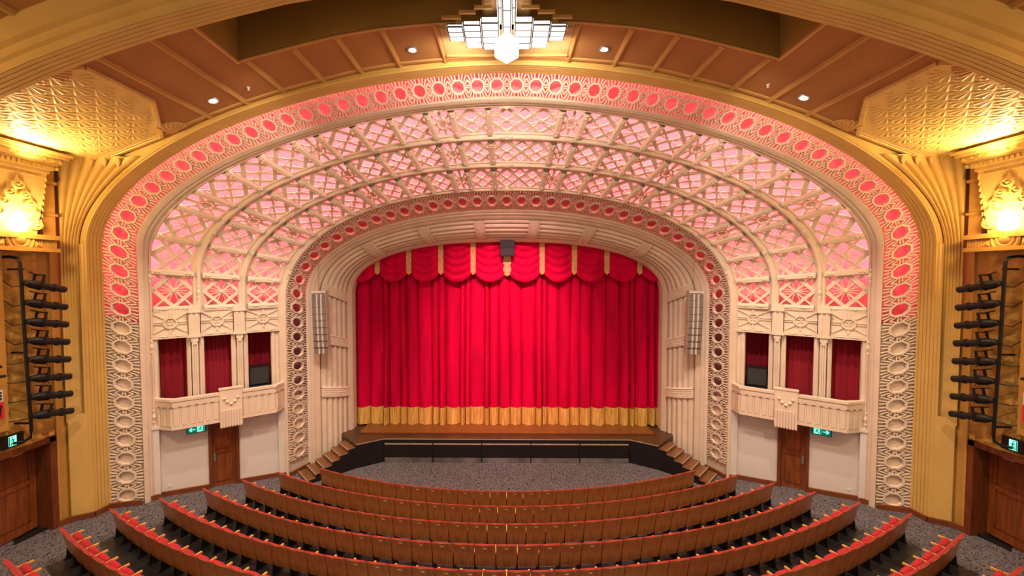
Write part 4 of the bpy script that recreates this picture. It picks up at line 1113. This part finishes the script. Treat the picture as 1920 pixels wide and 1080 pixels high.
m = MB(); m.box(-.29, .29, 0, .3, 0, .33); m.build('cabinet', 'blackm', r)
m = MB(); m.box(-.27, .27, -.015, 0, .03, .30); m.build('grille', 'spkblack', r)
m = MB(); m.box(-.29, .29, .02, .3, .34, .66); m.build('upper_cabinet', 'blackm', r)
m = MB(); m.box(-.02, .02, .1, .14, .6, .75); m.build('hanger', 'blackm', r)

# ------------------------------------------------------------------ seating
def seat_meshes():
    d = {}
    # plywood back shell: profile (y, z), waisted and leaning backwards at the top
    prof = [(.085, .24), (.06, .34), (.035, .46), (.02, .58), (.0, .66), (-.03, .76), (-.06, .855)]
    W = .2475
    m = MB()
    rows = []
    for (y, z) in prof:
        row = []
        for k in range(7):
            u = -1 + k / 3; row.append((u * W, y - .012 * (1 - u * u), z))
        rows.append(row)
    m.grid(rows)
    rows2 = [[(x, y + .018, z) for x, y, z in r] for r in rows]
    m.grid([list(reversed(r)) for r in rows2])
    edge = [rows[i][0] for i in range(7)] ; m.grid([edge, [rows2[i][0] for i in range(7)]])
    m.grid([[rows[i][6] for i in range(7)], [rows2[i][6] for i in range(7)]]); m.grid([rows[6], rows2[6]]); m.grid([rows[0], rows2[0]])
    d['back'] = m.mesh('back_panel', 'wood', True, .5)
    m = MB(); rows = []
    for (y, z, t) in [(.095, .32, .0), (.085, .36, .04), (.06, .5, .065), (.045, .6, .065), (.02, .68, .05), (-.01, .78, .032), (-.046, .855, .012), (-.06, .866, .0)]:
        rows.append([(u * .245, y + .02 + t * (1 - .55 * abs(u) ** 4), z) for u in np.linspace(-1, 1, 9)])
    m.grid(rows); m.grid([rows[-1], [(p[0], -.060, .865) for p in rows[-1]], [(p[0], -.058, .850) for p in rows[-1]]])
    for j in (0, 8): m.grid([[r[j] for r in rows], [(r[j][0], r[j][1] - .03, r[j][2]) for r in rows]])
    d['cush'] = m.mesh('back_cushion', 'seatred', True, .8)
    # tipped-up seat cushion
    m = MB(); rows = []
    for a in np.linspace(0, 2 * PI, 15):
        cy, czz = .215, .47; y = cy + .075 * math.copysign(abs(math.cos(a)) ** .7, math.cos(a)); z = czz + .17 * math.copysign(abs(math.sin(a)) ** .75, math.sin(a))
        rows.append([(u * .215, cy + (y - cy) * (1 - .35 * abs(u) ** 6), czz + (z - czz) * (1 - .25 * abs(u) ** 4)) for u in np.linspace(-1, 1, 9)])
    m.grid(rows); m.poly([r[0] for r in rows[:-1]]); m.poly([r[-1] for r in rows[:-1]])
    d['seat'] = m.mesh('seat_cushion', 'seatred', True, .9)
    m = MB(); m.prism([(-.024, .06, .535), (.024, .06, .535), (.026, .38, .540), (-.026, .38, .540)], [(-.022, .06, .575), (.022, .06, .575), (.024, .38, .575), (-.024, .38, .575)])
    d['arm'] = m.mesh('armrest', 'armwood')
    m = MB(); m.hexa([(-.016, .05, .03), (.016, .05, .03), (.016, .32, .03), (-.016, .32, .03), (-.016, .10, .535), (.016, .10, .535), (.016, .30, .535), (-.016, .30, .535)]); m.box(-.03, .03, .02, .36, 0, .03)
    d['leg'] = m.mesh('standard', 'blackm')
    m = MB(); m.hexa([(-.036, -.03, .742), (.036, -.03, .742), (.036, -.044, .742), (-.036, -.044, .742), (-.036, -.04, .778), (.036, -.04, .778), (.036, -.055, .778), (-.036, -.055, .778)])
    d['plate'] = m.mesh('number_plate', 'plate')
    return d
SM = seat_meshes()
CAMM = camo.matrix_basis.copy()
def project(p):
    q = CAMM.inverted() @ Vector(p)
    return PX0 + FPX * q.x / -q.z, 540 - FPX * q.y / -q.z
ROWS = [26, 31, 34, 37, 40, 43, 44, 43]
RN = ['front', 'second', 'third', 'fourth', 'fifth', 'sixth', 'seventh', 'eighth']
ON = ['', 'first', 'second', 'third', 'fourth', 'fifth', 'sixth', 'seventh', 'eighth', 'ninth', 'tenth', 'eleventh', 'twelfth', 'thirteenth', 'fourteenth', 'fifteenth', 'sixteenth', 'seventeenth', 'eighteenth', 'nineteenth', 'twentieth', 'twenty-first', 'twenty-second', 'twenty-third']
PITCH = .5165
for ri, n in enumerate(ROWS):
    R = R1 + .96 * ri
    for k in range(n):
        off = (k - (n - 1) / 2) * PITCH; phi = off / R
        x, y = R * math.sin(phi), YC - R * math.cos(phi); z = fl(x, y)
        pu, pv = project((x, y, z + .88))
        if not (-60 < pu < 1980 and pv < 1105): continue
        dist_l, dist_r = k + 1, n - k
        if dist_l == dist_r: which = f'middle seat of the {RN[ri]} row'
        elif dist_l < dist_r: which = f"{ON[dist_l] + ' seat from the left end' if dist_l > 1 else 'leftmost seat'} of the {RN[ri]} row"
        else: which = f"{ON[dist_r] + ' seat from the right end' if dist_r > 1 else 'rightmost seat'} of the {RN[ri]} row"
        s = empty('theatre_seat', (x, y, z), phi); s.empty_display_size = .05
        tag(s, 'wood-backed red theatre seat, ' + which, 'seat', 'theatre seats in the stalls')
        link('back_panel', SM['back'], s); link('back_cushion', SM['cush'], s); link('seat_cushion', SM['seat'], s)
        link('armrest', SM['arm'], s, (-PITCH / 2, 0, 0)); link('standard', SM['leg'], s, (-PITCH / 2, 0, 0))
        if k == n - 1: link('armrest', SM['arm'], s, (PITCH / 2, 0, 0)); link('standard', SM['leg'], s, (PITCH / 2, 0, 0))
        if -3.7 < off < (2.3 if ri else 1.8): link('number_plate', SM['plate'], s)
    # dark hard flooring under the row
    m = MB(); hw = (n / 2 * PITCH) / R; rows = []
    for i in range(61):
        phi = -hw + 2 * hw * i / 60; row = []
        for dr in (-.42, -.2, .05, .3):
            x, y = (R + dr) * math.sin(phi), YC - (R + dr) * math.cos(phi); row.append((x, y, fl(x, y) + .006))
        rows.append(row)
    if ri > 0 or True:
        if ri == 0: rows = [[p for p in r[1:]] for r in rows]
        m.grid(rows); m.build('row_flooring', 'vinyl', floor)
